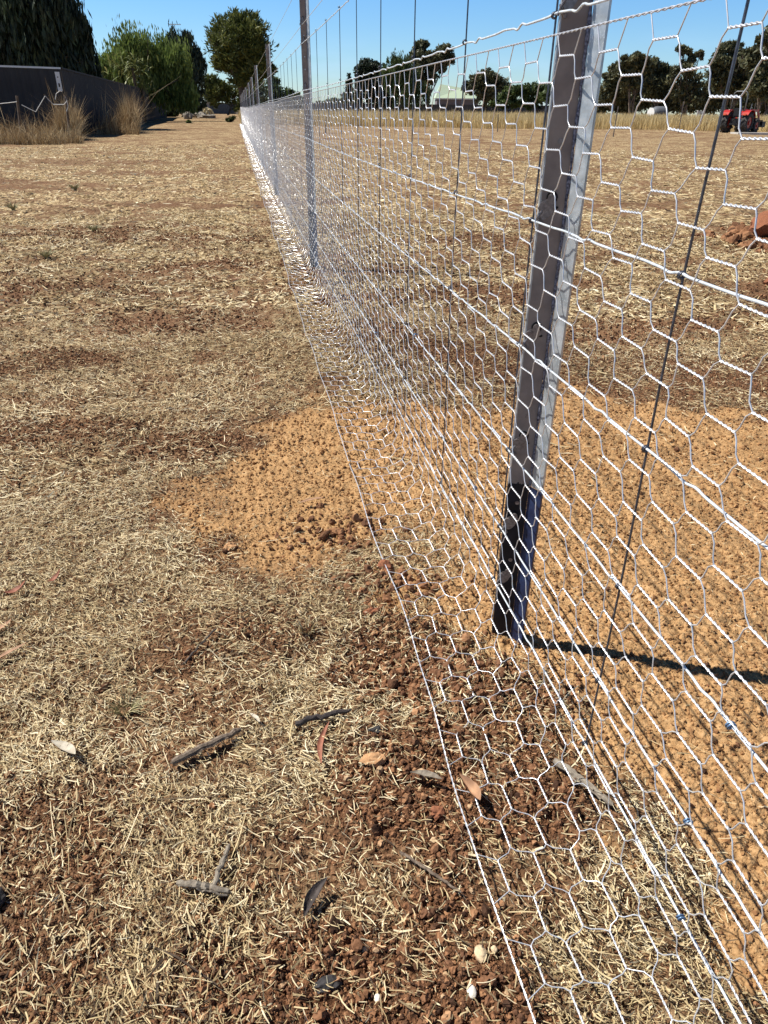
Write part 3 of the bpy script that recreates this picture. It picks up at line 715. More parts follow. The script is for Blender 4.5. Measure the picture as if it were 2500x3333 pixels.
rock('earth_clod', 'brick red lump of earth touching the netting edge, topmost', 'clod', -.207, 1.435, (.018, .022, .016), M_redrock, .16, 7)
rock('earth_clod', 'dark red lump of earth left of the netting edge, lower', 'clod', -.268, 1.262, (.019, .013, .012), M_redrock, .16, 8)
rock('earth_clod', 'brown lump of earth alone on the left lobe of sand', 'clod', -.592, 1.600, (.016, .014, .012), M_tanrock, .16, 9)
rock('earth_clod', 'dark brown lump among red clods right of the straw, near the netting edge', 'clod', -.255, .712, (.013, .011, .010), M_redrock, .16, 10)
rock('earth_clod', 'lone dark clod on the straw beyond the post at the right', 'clod', 3.05, 4.35, (.06, .05, .035), M_redrock, .16, 12)
rock('earth_clod', 'biggest red boulder of earth in the mound at the right edge', 'clod', 4.35, 6.00, (.30, .24, .13), M_redrock, .16, 13)
rock('earth_clod', 'orange flat topped slab of earth in front of the mound at the right edge', 'clod', 4.45, 5.55, (.26, .14, .07), M_tanrock, .14, 14)
rock('charcoal_lump', 'matt black charcoal lump at the bottom centre among straw', 'charcoal', -.463, .492, (.018, .010, .008), M_char2, .18, 15)
rock('charcoal_lump', 'small dark charcoal piece right of the charred stick', 'charcoal', -.325, .905, (.012, .008, .006), M_char2, .18, 16)
rock('charcoal_lump', 'black charcoal lump cut by the left edge of the photo', 'charcoal', -.925, .690, (.012, .016, .010), M_char2, .18, 17)
def tuft(label, x, y, n, h, spread, mt, w=.0016):
    b = MB()
    for _ in range(n):
        a = rng.uniform(0, 2 * math.pi); t = np.linspace(0, 1, 5); L = h * rng.uniform(.5, 1.1); s = rng.uniform(.2, 1) * spread
        z0 = gz(x, y); px = x + .012 * math.cos(a) + s * L * math.cos(a) * t ** 1.4; py = y + .012 * math.sin(a) + s * L * math.sin(a) * t ** 1.4
        b.tubes(np.stack([px, py, z0 + L * (t - .35 * s * t * t)], -1)[None], (w * (1.1 - t))[None], 3, a=[rng.random()])
    o = b.build('grass_tuft', mt, loc=(x, y, gz(x, y))); tag(o, label, 'grass tuft'); return o
M_green = mat('green_grey_grass', (.26, .25, .12), .7, 0, (.42, .36, .19), 40)
tuft('pale dead grass stump casting a dark shadow on bare soil near the middle', -.425, 1.215, 60, .028, .9, M_straw)
tuft('short dead grass stump on bare brown soil below the first stump', -.50, 1.035, 40, .026, 1.1, M_straw)
tuft('faint olive green tuft half buried in straw near the left edge', -.79, 1.05, 60, .05, 1.3, M_green, .0010)
for i, (x, y, r) in enumerate(((-1.9, 7.5, 1.0), (-3.1, 9.4, 1.2), (-2.0, 6.0, .8), (-2.8, 11.5, 1.3), (-5.2, 14.0, 1.5), (-4.2, 10.6, 1.1))):
    lab = ['small grey green weed on the left straw, nearest the fence', 'grey green weed in the left middle distance, second rank', 'tiny grey green weed closest to the viewer on the left straw',
           'grey green weed further back between the fence and the tall grass', 'largest grey green weed near the tall grass by the dark wall', 'grey green weed halfway to the tall grass on the left'][i]
    o = tuft(lab, x, y, 60, .10 * r, 1.3, M_green, .0035); o.name = 'weed'; o['category'] = 'weed'; o['group'] = 'weeds on the straw'

# ------------------------------------------------------------------ vegetation
def leafmat(name, stops, trans=.25):
    return mat(name, (1, 1, 1), .55, 0, (.75, .75, .75), .8, spec=.3, tint=stops, trans=trans)
M_pepper = leafmat('pepper_leaf', [(0, (.05, .085, .020)), (.5, (.18, .25, .060)), (1, (.34, .41, .12))], .35)
M_darkleaf = leafmat('dark_leaf', [(0, (.012, .020, .012)), (.6, (.034, .052, .028)), (1, (.09, .12, .055))], .15)
M_gumleaf = leafmat('gum_leaf', [(0, (.035, .042, .022)), (.5, (.125, .13, .065)), (1, (.26, .25, .135))], .2)
M_pine = leafmat('pine_needle', [(0, (.03, .042, .012)), (.5, (.12, .145, .038)), (1, (.27, .28, .08))], .2)
M_mid = leafmat('mid_leaf', [(0, (.03, .048, .018)), (.5, (.08, .12, .035)), (1, (.18, .24, .07))], .25)
M_palm = leafmat('palm_leaf', [(0, (.08, .11, .03)), (.5, (.17, .20, .06)), (1, (.33, .34, .14))], .2)

def px2m(D): return D / 2611.0, D / 3014.0
def crown(b, lobes, D, leaf, dens, style, clump=.2, depth=.8):
    """leaf sized faces gathered in clumps spread through each lobe's volume"""
    mx, my = px2m(D)
    for (px, py, rx, ry) in lobes:
        C0 = P(px, py, D); rx_, ry_ = rx * mx, ry * my; rd = (rx_ + ry_) * .5 * depth
        C0 = C0 + HEAD * rng.normal(0, rd * .35)
        nc = max(7, int(dens * 30)); u = rng.normal(size=(nc, 3)); u /= np.linalg.norm(u, axis=1, keepdims=True)
        u *= (rng.random(nc) ** .42)[:, None]
        cen = C0 + RIGHT * (u[:, 0:1] * rx_) + HEAD * (u[:, 1:2] * rd) + np.array([0, 0, 1.0]) * (u[:, 2:3] * ry_)
        cs = rng.uniform(.5, 1.4, nc); ct = rng.random(nc)
        n = int(dens * 1500); ci = rng.integers(0, nc, n); rr = min(rx_, ry_)
        sp = clump * .95 * rr * cs[ci][:, None]
        off = rng.normal(0, 1, (n, 3)).clip(-1.9, 1.9) * sp * (np.array([.8, .8, 1.5]) if style == 'weep' else np.array([1, 1, .75]))
        c = cen[ci] + off
        if style == 'weep':
            d = np.stack([rng.normal(0, .22, n), rng.normal(0, .22, n), -np.ones(n)], 1)
        elif style == 'pine':
            d = off / (np.linalg.norm(off, axis=1, keepdims=True) + 1e-6) + np.array([0, 0, .5]) + rng.normal(0, .35, (n, 3))
        else:
            d = rng.normal(0, 1, (n, 3)); d[:, 2] -= .35
        d /= np.linalg.norm(d, axis=1, keepdims=True)
        s = rng.normal(0, 1, (n, 3)); s -= (s * d).sum(1, keepdims=True) * d; s /= np.linalg.norm(s, axis=1, keepdims=True)
        L = leaf * rng.uniform(.6, 1.5, n)[:, None]; W = L * (.26 if style in ('weep', 'pine') else .42)
        A = c - d * L * .5; Bm = c + s * W * .5; Cc = c + d * L * .5; Dd = c - s * W * .5
        V = np.stack([A, Bm, Cc, Dd], 1).reshape(-1, 3)
        tn = np.clip(.48 + .55 * (ct[ci] - .5) + rng.normal(0, .15, n), 0, 1)
        b.add(V, np.arange(n * 4).reshape(n, 4), a=np.repeat(tn, 4))
def tree(name, label, cat, lobes, D, base, leaf, dens, style, ml, mt, tr=.18, clump=.22, trunks=1, group=None, depth=.8):
    B0 = P(base, 360, D); B0[2] = float(terr(0, B0[1])) - .1
    root = thing(name, label, cat, B0, group)
    b = MB(); crown(b, lobes, D, leaf, dens, style, clump, depth); b.build('crown', ml, root)
    b = MB()
    big = sorted(lobes, key=lambda l: -l[2] * l[3])
    for k in range(trunks):
        s0 = B0 + RIGHT * rng.normal(0, tr * 2) * (k > 0)
        tip = P(*big[k % len(big)][:2], D)
        fork = s0 + (tip - s0) * .45 + RIGHT * rng.normal(0, tr)
        t = np.linspace(0, 1, 8)[:, None]
        b.tubes((s0 * (1 - t) ** 2 + 2 * fork * t * (1 - t) + tip * t ** 2)[None], (tr * (1.15 - .85 * t[:, 0]))[None], 8)
        for l in big:
            e = P(l[0] + rng.normal(0, l[2] * .3), l[1] + rng.normal(0, l[3] * .3), D) + HEAD * rng.normal(0, .6)
            st = s0 + (fork - s0) * rng.uniform(.6, 1.1); m_ = (st + e) / 2 + RIGHT * rng.normal(0, tr * 2) + np.array([0, 0, tr])
            b.tubes((st * (1 - t) ** 2 + 2 * m_ * t * (1 - t) + e * t ** 2)[None], (tr * .5 * (1.1 - .9 * t[:, 0]))[None], 5)
            for q in range(3):
                e2 = P(l[0] + rng.normal(0, l[2] * .5), l[1] + rng.normal(0, l[3] * .5), D) + HEAD * rng.normal(0, .8)
                b.tubes(np.stack([m_, (m_ + e2) / 2 + np.array([0, 0, tr]), e2])[None], (tr * np.array([.3, .2, .07]))[None], 4)
    b.build('trunk', mt, root, smooth=True)
    return root

tree('weeping_tree', 'huge dark weeping tree filling the top left corner above the dark wall', 'tree',
     [(40, 110, 150, 190), (150, 40, 120, 120), (215, 120, 70, 120), (245, 215, 75, 95), (60, 260, 150, 90), (170, 240, 130, 110), (262, 275, 58, 60), (-80, 150, 120, 200), (20, -40, 160, 90), (150, 330, 170, 50), (-40, 330, 120, 60)],
     44, 120, .42, 4.0, 'weep', M_darkleaf, M_trunk, .32, .20, 2)
tree('pepper_tree', 'bright green feathery tree between the dark weeping tree and the dark gum', 'tree',
     [(435, 175, 60, 62), (390, 225, 55, 55), (345, 240, 40, 50), (505, 190, 65, 62), (560, 215, 55, 65), (450, 250, 100, 55), (545, 280, 75, 60), (335, 285, 40, 40), (600, 310, 40, 40)],
     70, 470, .36, 2.6, 'weep', M_pepper, M_trunk, .25, .24)
tree('gum_tree', 'dark ragged gum with the aerial rising behind it, right of the bright green tree', 'tree',
     [(575, 150, 40, 45), (612, 155, 30, 45), (640, 190, 25, 40), (590, 210, 50, 55), (630, 240, 38, 50), (560, 270, 50, 60), (610, 300, 50, 45)],
     84, 605, .42, 1.1, 'weep', M_darkleaf, M_trunk, .22, .22)
tree('pine_tree', 'tall rounded pine standing alone against the sky left of the fence posts', 'tree',
     [(765, 90, 70, 50), (810, 85, 50, 45), (720, 125, 48, 45), (755, 150, 70, 55), (825, 135, 50, 55), (850, 170, 30, 45), (770, 205, 65, 40), (825, 215, 45, 45), (730, 205, 35, 30), (800, 250, 50, 32), (868, 225, 26, 24)],
     104, 800, .55, 1.7, 'pine', M_pine, M_trunk, .42, .26)
tree('bush', 'yellow green bush at the foot of the tall pine, above the far blue fence', 'bush',
     [(690, 270, 28, 30), (715, 295, 50, 38), (765, 310, 55, 38), (830, 300, 45, 40), (690, 320, 35, 30), (800, 335, 60, 30)], 120, 740, .5, 1.3, 'pine', M_pine, M_trunk, .15)
tree('bush', 'dark low bushes past the end of the dark wall', 'bush',
     [(560, 345, 40, 28), (600, 350, 45, 26), (545, 365, 30, 20), (640, 335, 30, 22)], 92, 590, .4, 1.0, 'leaf', M_darkleaf, M_trunk, .12)
tree('leafy_tree', 'dark green tree seen through the second and third fence posts', 'tree',
     [(900, 305, 35, 30), (940, 320, 38, 28), (975, 335, 35, 22), (880, 345, 45, 22), (890, 275, 20, 22)], 125, 905, .5, 1.3, 'leaf', M_mid, M_trunk, .2)
for i, (lb, ln) in enumerate(((([(1010, 345, 30, 10), (1050, 340, 28, 12)]), 'low far tree just right of the second post, on the horizon'),
                              ([(1100, 330, 34, 14), (1130, 318, 26, 14), (1155, 330, 28, 16)], 'low far trees beneath the small cypress on the horizon'))):
    tree('distant_tree', ln, 'tree', lb, 230, lb[0][0], .8, .8, 'leaf', M_mid, M_trunk, .25)
tree('cypress_tree', 'small slim dark cypress on the horizon between the second post and the leafy trees', 'tree', [(1137, 262, 8, 20), (1137, 288, 9, 24), (1137, 315, 9, 20)], 185, 1137, .5, .9, 'pine', M_darkleaf, M_trunk, .12, .35)
tree('leafy_tree', 'dark leafy tree on the left of the clump before the green roofed house', 'tree',
     [(1205, 225, 36, 32), (1180, 250, 26, 32), (1230, 255, 45, 42), (1190, 300, 40, 40), (1250, 310, 50, 40)], 138, 1215, .5, 1.7, 'leaf', M_darkleaf, M_trunk, .25)
tree('leafy_tree', 'fresh green feathery tree in the middle of the clump before the house', 'tree',
     [(1290, 215, 38, 34), (1320, 240, 40, 42), (1270, 255, 35, 38), (1310, 295, 60, 45), (1350, 310, 50, 42)], 134, 1300, .45, 1.7, 'weep', M_mid, M_trunk, .25)
tree('gum_tree', 'rounded gum with lumpy crown rising highest beside the green roofed house', 'tree',
     [(1372, 152, 27, 17), (1355, 185, 25, 20), (1395, 188, 40, 22), (1440, 165, 34, 19), (1460, 190, 20, 18), (1370, 215, 45, 26), (1425, 215, 32, 20), (1380, 255, 45, 32)], 142, 1400, .5, 1.25, 'leaf', M_gumleaf, M_gumtrunk, .3, .26)
tree('gum_tree', 'grey green bushy tree right of the green roofed house', 'tree',
     [(1560, 255, 32, 24), (1600, 250, 34, 28), (1625, 280, 30, 30), (1570, 290, 50, 30), (1600, 320, 50, 25), (1530, 280, 25, 20)], 150, 1590, .5, 1.4, 'leaf', M_gumleaf, M_trunk, .22)
tree('hedge', 'long bright green hedge of shrubs behind the grey fence, left of the nearest post', 'hedge',
     [(1660, 310, 34, 28), (1700, 298, 36, 26), (1745, 300, 40, 30), (1790, 305, 40, 32), (1640, 335, 50, 18), (1720, 335, 60, 20), (1850, 315, 50, 30)], 128, 1700, .4, 1.6, 'leaf', M_mid, M_trunk, .15)
G_ = 'gum trees beyond the tall yellow grass'
for lb, bx, D, ln in (
    ([(1990, 255, 34, 22), (2010, 225, 26, 18), (1975, 300, 30, 36), (2015, 280, 36, 34)], 1990, 104, 'gum at the left end of the gum row, just right of the nearest post'),
    ([(2060, 195, 42, 20), (2045, 235, 45, 30), (2090, 220, 35, 28), (2070, 275, 42, 36)], 2062, 100, 'dense round gum, second from the left in the row'),
    ([(2120, 215, 34, 24), (2150, 240, 38, 28), (2130, 285, 44, 40), (2165, 295, 30, 34)], 2140, 102, 'lower gum in the middle left of the row, behind the grey tank'),
    ([(2225, 165, 30, 15), (2275, 178, 22, 13), (2240, 200, 22, 14)], 2240, 112, 'tall airy gum with sky showing through its thin crown'),
    ([(2210, 240, 40, 28), (2250, 265, 42, 34), (2215, 300, 44, 34), (2285, 300, 34, 34)], 2236, 98, 'wide dark gum under the airy one, above the white gate'),
    ([(2375, 160, 40, 20), (2340, 205, 36, 26), (2400, 200, 44, 34), (2350, 260, 50, 44), (2420, 265, 46, 44)], 2370, 92, 'big gum behind the dark upright fence wire and the tractor'),
    ([(2460, 185, 44, 34), (2500, 215, 50, 44), (2475, 275, 55, 50), (2540, 270, 60, 60)], 2480, 86, 'large gum at the right edge behind the tractor'),
    ([(2492, 130, 24, 16), (2530, 110, 40, 30), (2560, 150, 50, 36)], 2560, 74, 'nearest gum with its branch dipping in at the right edge')):
    tree('gum_tree', ln, 'tree', lb, D, bx, .46, 1.35 if 'airy' not in ln else .55, 'leaf', M_gumleaf, M_gumtrunk, .16, .26, 2, G_)
# scrub under the row: reads as one mass
b = MB()
for px in range(1915, 2640, 28): crown(b, [(px, 325 + rng.normal(0, 9), 32, 34)], 112, .5, 1.0, 'leaf', .32)
tag(b.build('undergrowth', M_gumleaf), 'shaded undergrowth closing the gaps beneath the gum trees', None, None, 'stuff')

# spiky plants against the bright green tree
def yucca(label, px, py, D, R_, n):
    c = P(px, py, D); g = terr(0, c[1]); root = thing('spiky_plant', label, 'plant', (c[0], c[1], float(g)), 'spiky plants over the dark wall')
    b = MB(); b.tubes(np.array([[c[0], c[1], g], [c[0] + .05, c[1], (g + c[2]) / 2], [c[0], c[1], c[2]]])[None], .12, 7); b.build('stem', M_trunk, root, smooth=True)
    b = MB()
    for k in range(n):
        cc = c + RIGHT * rng.normal(0, R_ * .55) + np.array([0, 0, rng.normal(0, R_ * .25)]) if n > 90 else c
        for _ in range(1):
            d = rng.normal(0, 1, 3); d[2] = abs(d[2]) * .9 - .1; d /= np.linalg.norm(d); s = np.cross(d, [0, 0, 1.0]); s /= np.linalg.norm(s) + 1e-6
            L = R_ * rng.uniform(.7, 1.15); t = np.linspace(0, 1, 5)[:, None]; w = .035 * R_ / .9 * np.array([.8, 1, .9, .6, .03])[:, None]
            mid_ = cc + d * L * t - np.array([0, 0, 1.0]) * (.35 * L * t ** 2.2)
            V = np.stack([mid_ + s * w, mid_ - s * w], 1).reshape(-1, 3)
            b.add(V, [[2 * q, 2 * q + 1, 2 * q + 3, 2 * q + 2] for q in range(4)], a=rng.random() * .8 + .2)
    b.build('leaves', M_palm, root)
yucca('tall spiky plant with sword leaves in front of the bright green tree', 432, 222, 62, 1.35, 130)
yucca('lower spiky plant showing over the top of the dark wall', 462, 288, 62, .85, 110)

# dry tall grass
M_tall = mat('tall_dry_grass', (1, 1, 1), .7, 0, (.85, .82, .76), .6, spec=.2, trans=.3, tint=[(0, (.36, .27, .12)), (.5, (.64, .51, .26)), (1, (.82, .70, .42))])
M_tall2 = mat('tall_brown_grass', (1, 1, 1), .75, 0, (.7, .62, .55), .9, spec=.2, trans=.15, tint=[(0, (.14, .095, .055)), (.55, (.42, .31, .17)), (1, (.74, .61, .38))])
def blades(b, x, y, h, w, lean=.28):
    n = len(x); z = terr(x, y) + .10 * fbm(x, y, 2, .11, 8.0) * sstep(9, 30, np.hypot(x, y)) - .05
    a = rng.uniform(0, 2 * math.pi, n); d = np.stack([np.cos(a), np.sin(a)], 1)
    f = rng.uniform(0, 2 * math.pi, n); s = np.stack([np.cos(f), np.sin(f)], 1)
    le = np.abs(rng.normal(0, lean, n)); K = 4; t = np.linspace(0, 1, K); wp = np.array([1, .9, .65, .12])
    cx = x[:, None] + (d[:, 0] * h * le)[:, None] * t ** 2; cy = y[:, None] + (d[:, 1] * h * le)[:, None] * t ** 2; cz = z[:, None] + h[:, None] * t * (1 - .18 * le[:, None] * t)
    A = np.stack([cx + s[:, 0:1] * w[:, None] * wp, cy + s[:, 1:2] * w[:, None] * wp, cz], -1); B_ = np.stack([cx - s[:, 0:1] * w[:, None] * wp, cy - s[:, 1:2] * w[:, None] * wp, cz], -1)
    V = np.stack([A, B_], 2).reshape(-1, 3); i0 = np.arange(n)[:, None] * K * 2
    q = np.concatenate([i0 + np.array([2 * k, 2 * k + 1, 2 * k + 3, 2 * k + 2]) for k in range(K - 1)], 0)
    b.add(V, q.reshape(-1, 4), a=np.repeat(np.clip(rng.normal(.55, .25, n), 0, 1), K * 2))
def fwd_pts(n, px0, px1, D0, D1):
    D = rng.uniform(D0, D1, n); px = rng.uniform(px0, px1, n); X = []
    a = np.stack([(px - CX) / F, np.full(n, -(362 - CY) / F), -np.ones(n)], 1) @ RM.T
    s = D / (a @ HEAD); return CAM[0] + a[:, 0] * s, a[:, 1] * s
b = MB(); x, y = fwd_pts(42000, 780, 2750, 55, 76); blades(b, x, y, .86 * np.exp(rng.normal(0, .12, len(x))), np.full(len(x), .016))
x, y = fwd_pts(9000, 780, 2750, 76, 100); blades(b, x, y, .9 * np.exp(rng.normal(0, .12, len(x))), np.full(len(x), .03))
tag(b.build('tall_dry_grass', M_tall), 'belt of tall pale yellow dry grass across the far side of the paddock', None, None, 'stuff')
b = MB()
x, y = fwd_pts(16000, -160, 250, 25.5, 30.5); k = rng.random(len(x)) < sstep(-.25, .2, fbm(x, y, 2, .8, 4.)) ; x, y = x[k], y[k]
px_f = np.clip(1 - sstep(5, 9, np.abs(x + 12)), .5, 1); blades(b, x, y, .29 * np.exp(rng.normal(0, .5, len(x))), np.full(len(x), .008), .6)
x, y = fwd_pts(2600, 175, 245, 28.5, 30.5); blades(b, x, y, .80 * np.exp(rng.normal(0, .3, len(x))), np.full(len(x), .009), .35)
x, y = fwd_pts(5200, 262, 445, 34, 44); k = rng.random(len(x)) < sstep(-.3, .3, fbm(x, y, 2, .9, 14.)); x, y = x[k], y[k]; blades(b, x, y, .46 * np.exp(rng.normal(0, .55, len(x))), np.full(len(x), .011), .55)
x, y = fwd_pts(1500, 395, 440, 36, 40); blades(b, x, y, 1.0 * np.exp(rng.normal(0, .3, len(x))), np.full(len(x), .011), .3)
x, y = fwd_pts(9000, 430, 660, 50, 80); k = x < -9.5; blades(b, x[k], y[k], .28 * np.exp(rng.normal(0, .4, k.sum())), np.full(k.sum(), .014), .5)
tag(b.build('tall_brown_grass', M_tall2), 'ragged clumps of tall brown dry grass along the foot of the dark wall', None, None, 'stuff')

# ------------------------------------------------------------------ fences and buildings further away
M_cb = mat('slate_sheet', (.046, .047, .052), .75, .0, (.036, .037, .041), 1.5, spec=.2)
M_cap = mat('sunlit_cap_and_frame', (.62, .64, .66), .5, .3)  # paints sunlight on the left wall's top edge; also plain window frames
M_grey = mat('grey_sheet', (.085, .088, .095), .6, .1, (.065, .068, .075), 1.2)
M_bluef = mat('blue_grey_sheet', (.050, .066, .088), .6, .1)
def sheet_fence(name, label, pts, h, m1, mcap, capped=(True,), wav=.35):
    root = thing(name, label, 'fence', (*pts[0][:2], float(terr(0, pts[0][1]))))
    for k, (a, c) in enumerate(zip(pts[:-1], pts[1:])):
        a = np.array(a[:2], float); c = np.array(c[:2], float); d = c - a; L = np.linalg.norm(d); d /= L; nrm = np.array([d[1], -d[0]])
        n = int(L / wav * 4); t = np.linspace(0, L, n + 1)
        off = np.tile([0, .045, .045, 0], n // 4 + 2)[:n + 1]
        x = a[0] + d[0] * t + nrm[0] * off; y = a[1] + d[1] * t + nrm[1] * off; g = terr(x, y) - .15
        hh = terr(x, y) + (h[k] + (h[k + 1] - h[k]) * t / L)
        b = MB(); V = np.concatenate([np.stack([x, y, g], -1), np.stack([x, y, hh], -1), np.stack([x - nrm[0] * .006, y - nrm[1] * .006, g], -1), np.stack([x - nrm[0] * .006, y - nrm[1] * .006, hh], -1)])
        i = np.arange(n); N = n + 1
        b.add(V, np.concatenate([np.stack([i, i + 1, i + 1 + N, i + N], -1), np.stack([i + 2 * N, i + 3 * N, i + 1 + 3 * N, i + 1 + 2 * N], -1)]))
        b.build('panel', m1, root)
        b = MB(); e0 = np.array([*a, terr(0, a[1]) + h[k] + .03]); e1 = np.array([*c, terr(0, c[1]) + h[k + 1] + .03])
        nn = 8
        for q in range(nn):
            p0 = e0 + (e1 - e0) * q / nn; p1 = e0 + (e1 - e0) * (q + 1) / nn
            p0[2] = terr(0, p0[1]) + h[k] + (h[k + 1] - h[k]) * q / nn + .02; p1[2] = terr(0, p1[1]) + h[k] + (h[k + 1] - h[k]) * (q + 1) / nn + .02
            n3 = np.array([*nrm, 0]) * .075; u3 = np.array([0, 0, .06])
            b.add([p0 + n3 - u3, p1 + n3 - u3, p1 + n3, p0 + n3, p0 - n3 - u3, p1 - n3 - u3, p1 - n3, p0 - n3],
                  [[0, 1, 2, 3], [7, 6, 5, 4], [3, 2, 6, 7], [0, 4, 5, 1], [0, 3, 7, 4], [1, 5, 6, 2]])
        b.build('cap_rail', mcap if capped[min(k, len(capped) - 1)] else m1, root)
    return root
fl = sheet_fence('wall_fence', 'tall dark slate sheet wall fence on the left with its sunlit top edge coloured pale', [P(-330, 224, 29), P(198, 233, 32), P(534, 315, 88)], [2.36, 2.36, 2.15], M_cb, M_cap, (True, False))
c = P(191, 265, 31.3); b = MB(); b.box(c, (.16, .03, .62)); b.build('notice_plate', mat('white_plate', (.75, .75, .74), .5), fl)
b = MB(); b.box(c + np.array([.0, -.022, -.12]), (.05, .02, .12)); b.box(c + np.array([.0, -.022, .14]), (.04, .02, .03)); b.build('notice_mark', M_hole, fl)
sheet_fence('boundary_fence', 'low dark grey sheet fence running behind the tall yellow grass', [P(870, 343, 150), P(1960, 354, 150)], [1.85, 1.85], M_grey, M_grey)
sheet_fence('blue_fence', 'blue grey sheet fence closing the far end of the grassy strip', [P(640, 343, 138), P(776, 343, 138)], [1.62, 1.62], M_bluef, M_bluef)
b = MB(); c = P(771, 350, 136); g = float(terr(0, c[1])); b.box((c[0], c[1], g + .85), (.36, .3, 1.7)); b.box((c[0], c[1], g + 1.74), (.46, .4, .08))
tag(b.build('gate_post', mat('cream_post', (.62, .60, .50), .8), loc=(c[0], c[1], g)), 'cream post at the right end of the far blue fence', 'post')
# shed behind the end of the dark wall
def hip_house():
    D = 172; c = P(1490, 330, D); g = float(terr(0, c[1]))
    root = thing('house', 'house with a pale green hipped roof and white gutter beyond the grey fence', 'house', (c[0], c[1], g))
    w, dp = 9.6, 8.0; top = P(1490, 322, D)[2]; apex = P(1490, 272, D)[2]
    def pt(u, v, z): return c * np.array([1, 1, 0]) + RIGHT * u + HEAD * v + np.array([0, 0, z])
    b = MB(); V = [pt(-w / 2 + .4, 0.4, g), pt(w / 2 - .4, .4, g), pt(w / 2 - .4, dp, g), pt(-w / 2 + .4, dp, g)]; V += [p_ + np.array([0, 0, top - g - .02]) for p_ in V]
    b.add(V, [[0, 1, 5, 4], [1, 2, 6, 5], [2, 3, 7, 6], [3, 0, 4, 7]]); b.build('wall', mat('house_wall', (.16, .14, .15), .8), root)
    b = MB(); e = [pt(-w / 2, 0, top + .12), pt(w / 2, 0, top + .12), pt(w / 2, dp + .4, top + .12), pt(-w / 2, dp + .4, top + .12)]
    r1, r2 = pt(-w / 2 + 1.2, dp / 2, apex), pt(w / 2 - 3.6, dp / 2, apex * .75 + top * .25)
    b.add(e + [r1, r2], [[0, 1, 5, 4], [2, 3, 4, 5]], [[1, 2, 5], [3, 0, 4]]); b.build('roof', mat('pale_green_roof', (.50, .60, .43), .5, .2), root)
    b = MB(); t1 = pt(0, -.03, top); b.box(t1, (w, .12, .16), rot=np.stack([RIGHT, HEAD, [0, 0, 1]], 1)); b.build('gutter', mat('white_trim', (.80, .80, .80), .5), root)
    for u in (-2.6, .6, 3.0):
        b = MB(); b.box(pt(u, .36, g + 1.35), (1.3, .06, 1.1), rot=np.stack([RIGHT, HEAD, [0, 0, 1]], 1)); f_ = b.build('window', mat('window_glass', (.03, .035, .045), .15), root)
        b = MB(); R3 = np.stack([RIGHT, HEAD, [0, 0, 1]], 1); b.box(pt(u, .34, g + 1.93), (1.4, .08, .07), rot=R3); b.box(pt(u, .34, g + .77), (1.4, .08, .07), rot=R3); b.build('frame', M_cap, f_)
hip_house()
def shed():
    D = 112; c = P(620, 350, D); g = float(terr(0, c[1])); R3 = np.stack([RIGHT, HEAD, [0, 0, 1]], 1)
    root = thing('shed', 'small pale grey shed half hidden by dark bushes at the far end of the strip', 'shed', (c[0], c[1], g))
    b = MB(); b.box(c * [1, 1, 0] + [0, 0, g + .75] + RIGHT * .8, (3.2, 2.4, 1.5), rot=R3); b.build('wall', mat('shed_wall', (.24, .25, .26), .7), root)
    b = MB(); q = c * [1, 1, 0] + RIGHT * .8 + np.array([0, 0, g + 1.5]); e = [q + RIGHT * u + HEAD * v for u, v in ((-1.75, -1.35), (1.75, -1.35), (1.75, 1.35), (-1.75, 1.35))]
    b.prism(e, (0, 0, .06)); b.build('roof', mat('shed_roof', (.42, .43, .44), .5, .3), root)
shed()
# aerial
c = P(568, 80, 90); g = float(terr(0, c[1])); root = thing('tv_aerial', 'thin television aerial on a tall mast above the dark gum', 'aerial', (c[0], c[1], g))
M_mast = mat('mast_metal', (.25, .26, .28), .5, .5)
b = MB(); b.tubes(np.array([[c[0], c[1], g], [c[0], c[1], c[2]]])[None], .035, 6); b.build('mast', M_mast, root)
b = MB(); b.tubes(np.array([c - RIGHT * .65, c + RIGHT * .65])[None], .03, 5)
for u in np.linspace(-.6, .6, 6): b.tubes(np.array([c + RIGHT * u - HEAD * .4 + np.array([0, 0, .05]), c + RIGHT * u + HEAD * .4 + np.array([0, 0, .05])])[None], .015, 4)
b.build('antenna', M_mast, root)

# old posts with slack white tape before the dark wall
M_oldp = mat('old_post', (.15, .11, .08), .9, 0, (.08, .06, .045), 12, bump=.5)
def zz(x, y): return x / 1.8433, y / 1.8433
for (x, y0, y1, lab) in ((101, 575, 705, 'old leaning timber post by the dark wall, left end of the slack tape'), (140, 690, 760, 'short dark post stump in the tall grass where the tape breaks'), (392, 572, 700, 'old timber post by the wall corner holding tangled tape')):
    p0 = P(*zz(x, y1 + 25), 27.6); p0[2] = float(terr(0, p0[1])) - .1; p1 = P(*zz(x, y0), 27.6)
    b = MB(); b.tubes(np.array([p0, (p0 + p1) / 2 + RIGHT * .02, p1])[None], .045, 7, cap=True); tag(b.build('timber_post', M_oldp, loc=p0), lab, 'post', 'old posts by the dark wall')
tp = [(-60, 628), (0, 622), (50, 617), (100, 611)], [(130, 629), (175, 652), (215, 671), (244, 622), (271, 576), (295, 602), (320, 626), (350, 627), (385, 627), (402, 606), (392, 580)], [(332, 596), (338, 562), (360, 545), (372, 550)], [(400, 600), (408, 640), (400, 668)]
b = MB()
for seg in tp:
    q = np.array([P(*zz(*s), 27.5) for s in seg]); b.tubes(q[None], .013, 5, cap=True)
tag(b.build('fence_tape', mat('white_tape', (.50, .50, .49), .6), loc=P(*zz(271, 576), 27.5)), 'slack zigzag of white electric tape strung before the dark wall', 'tape')

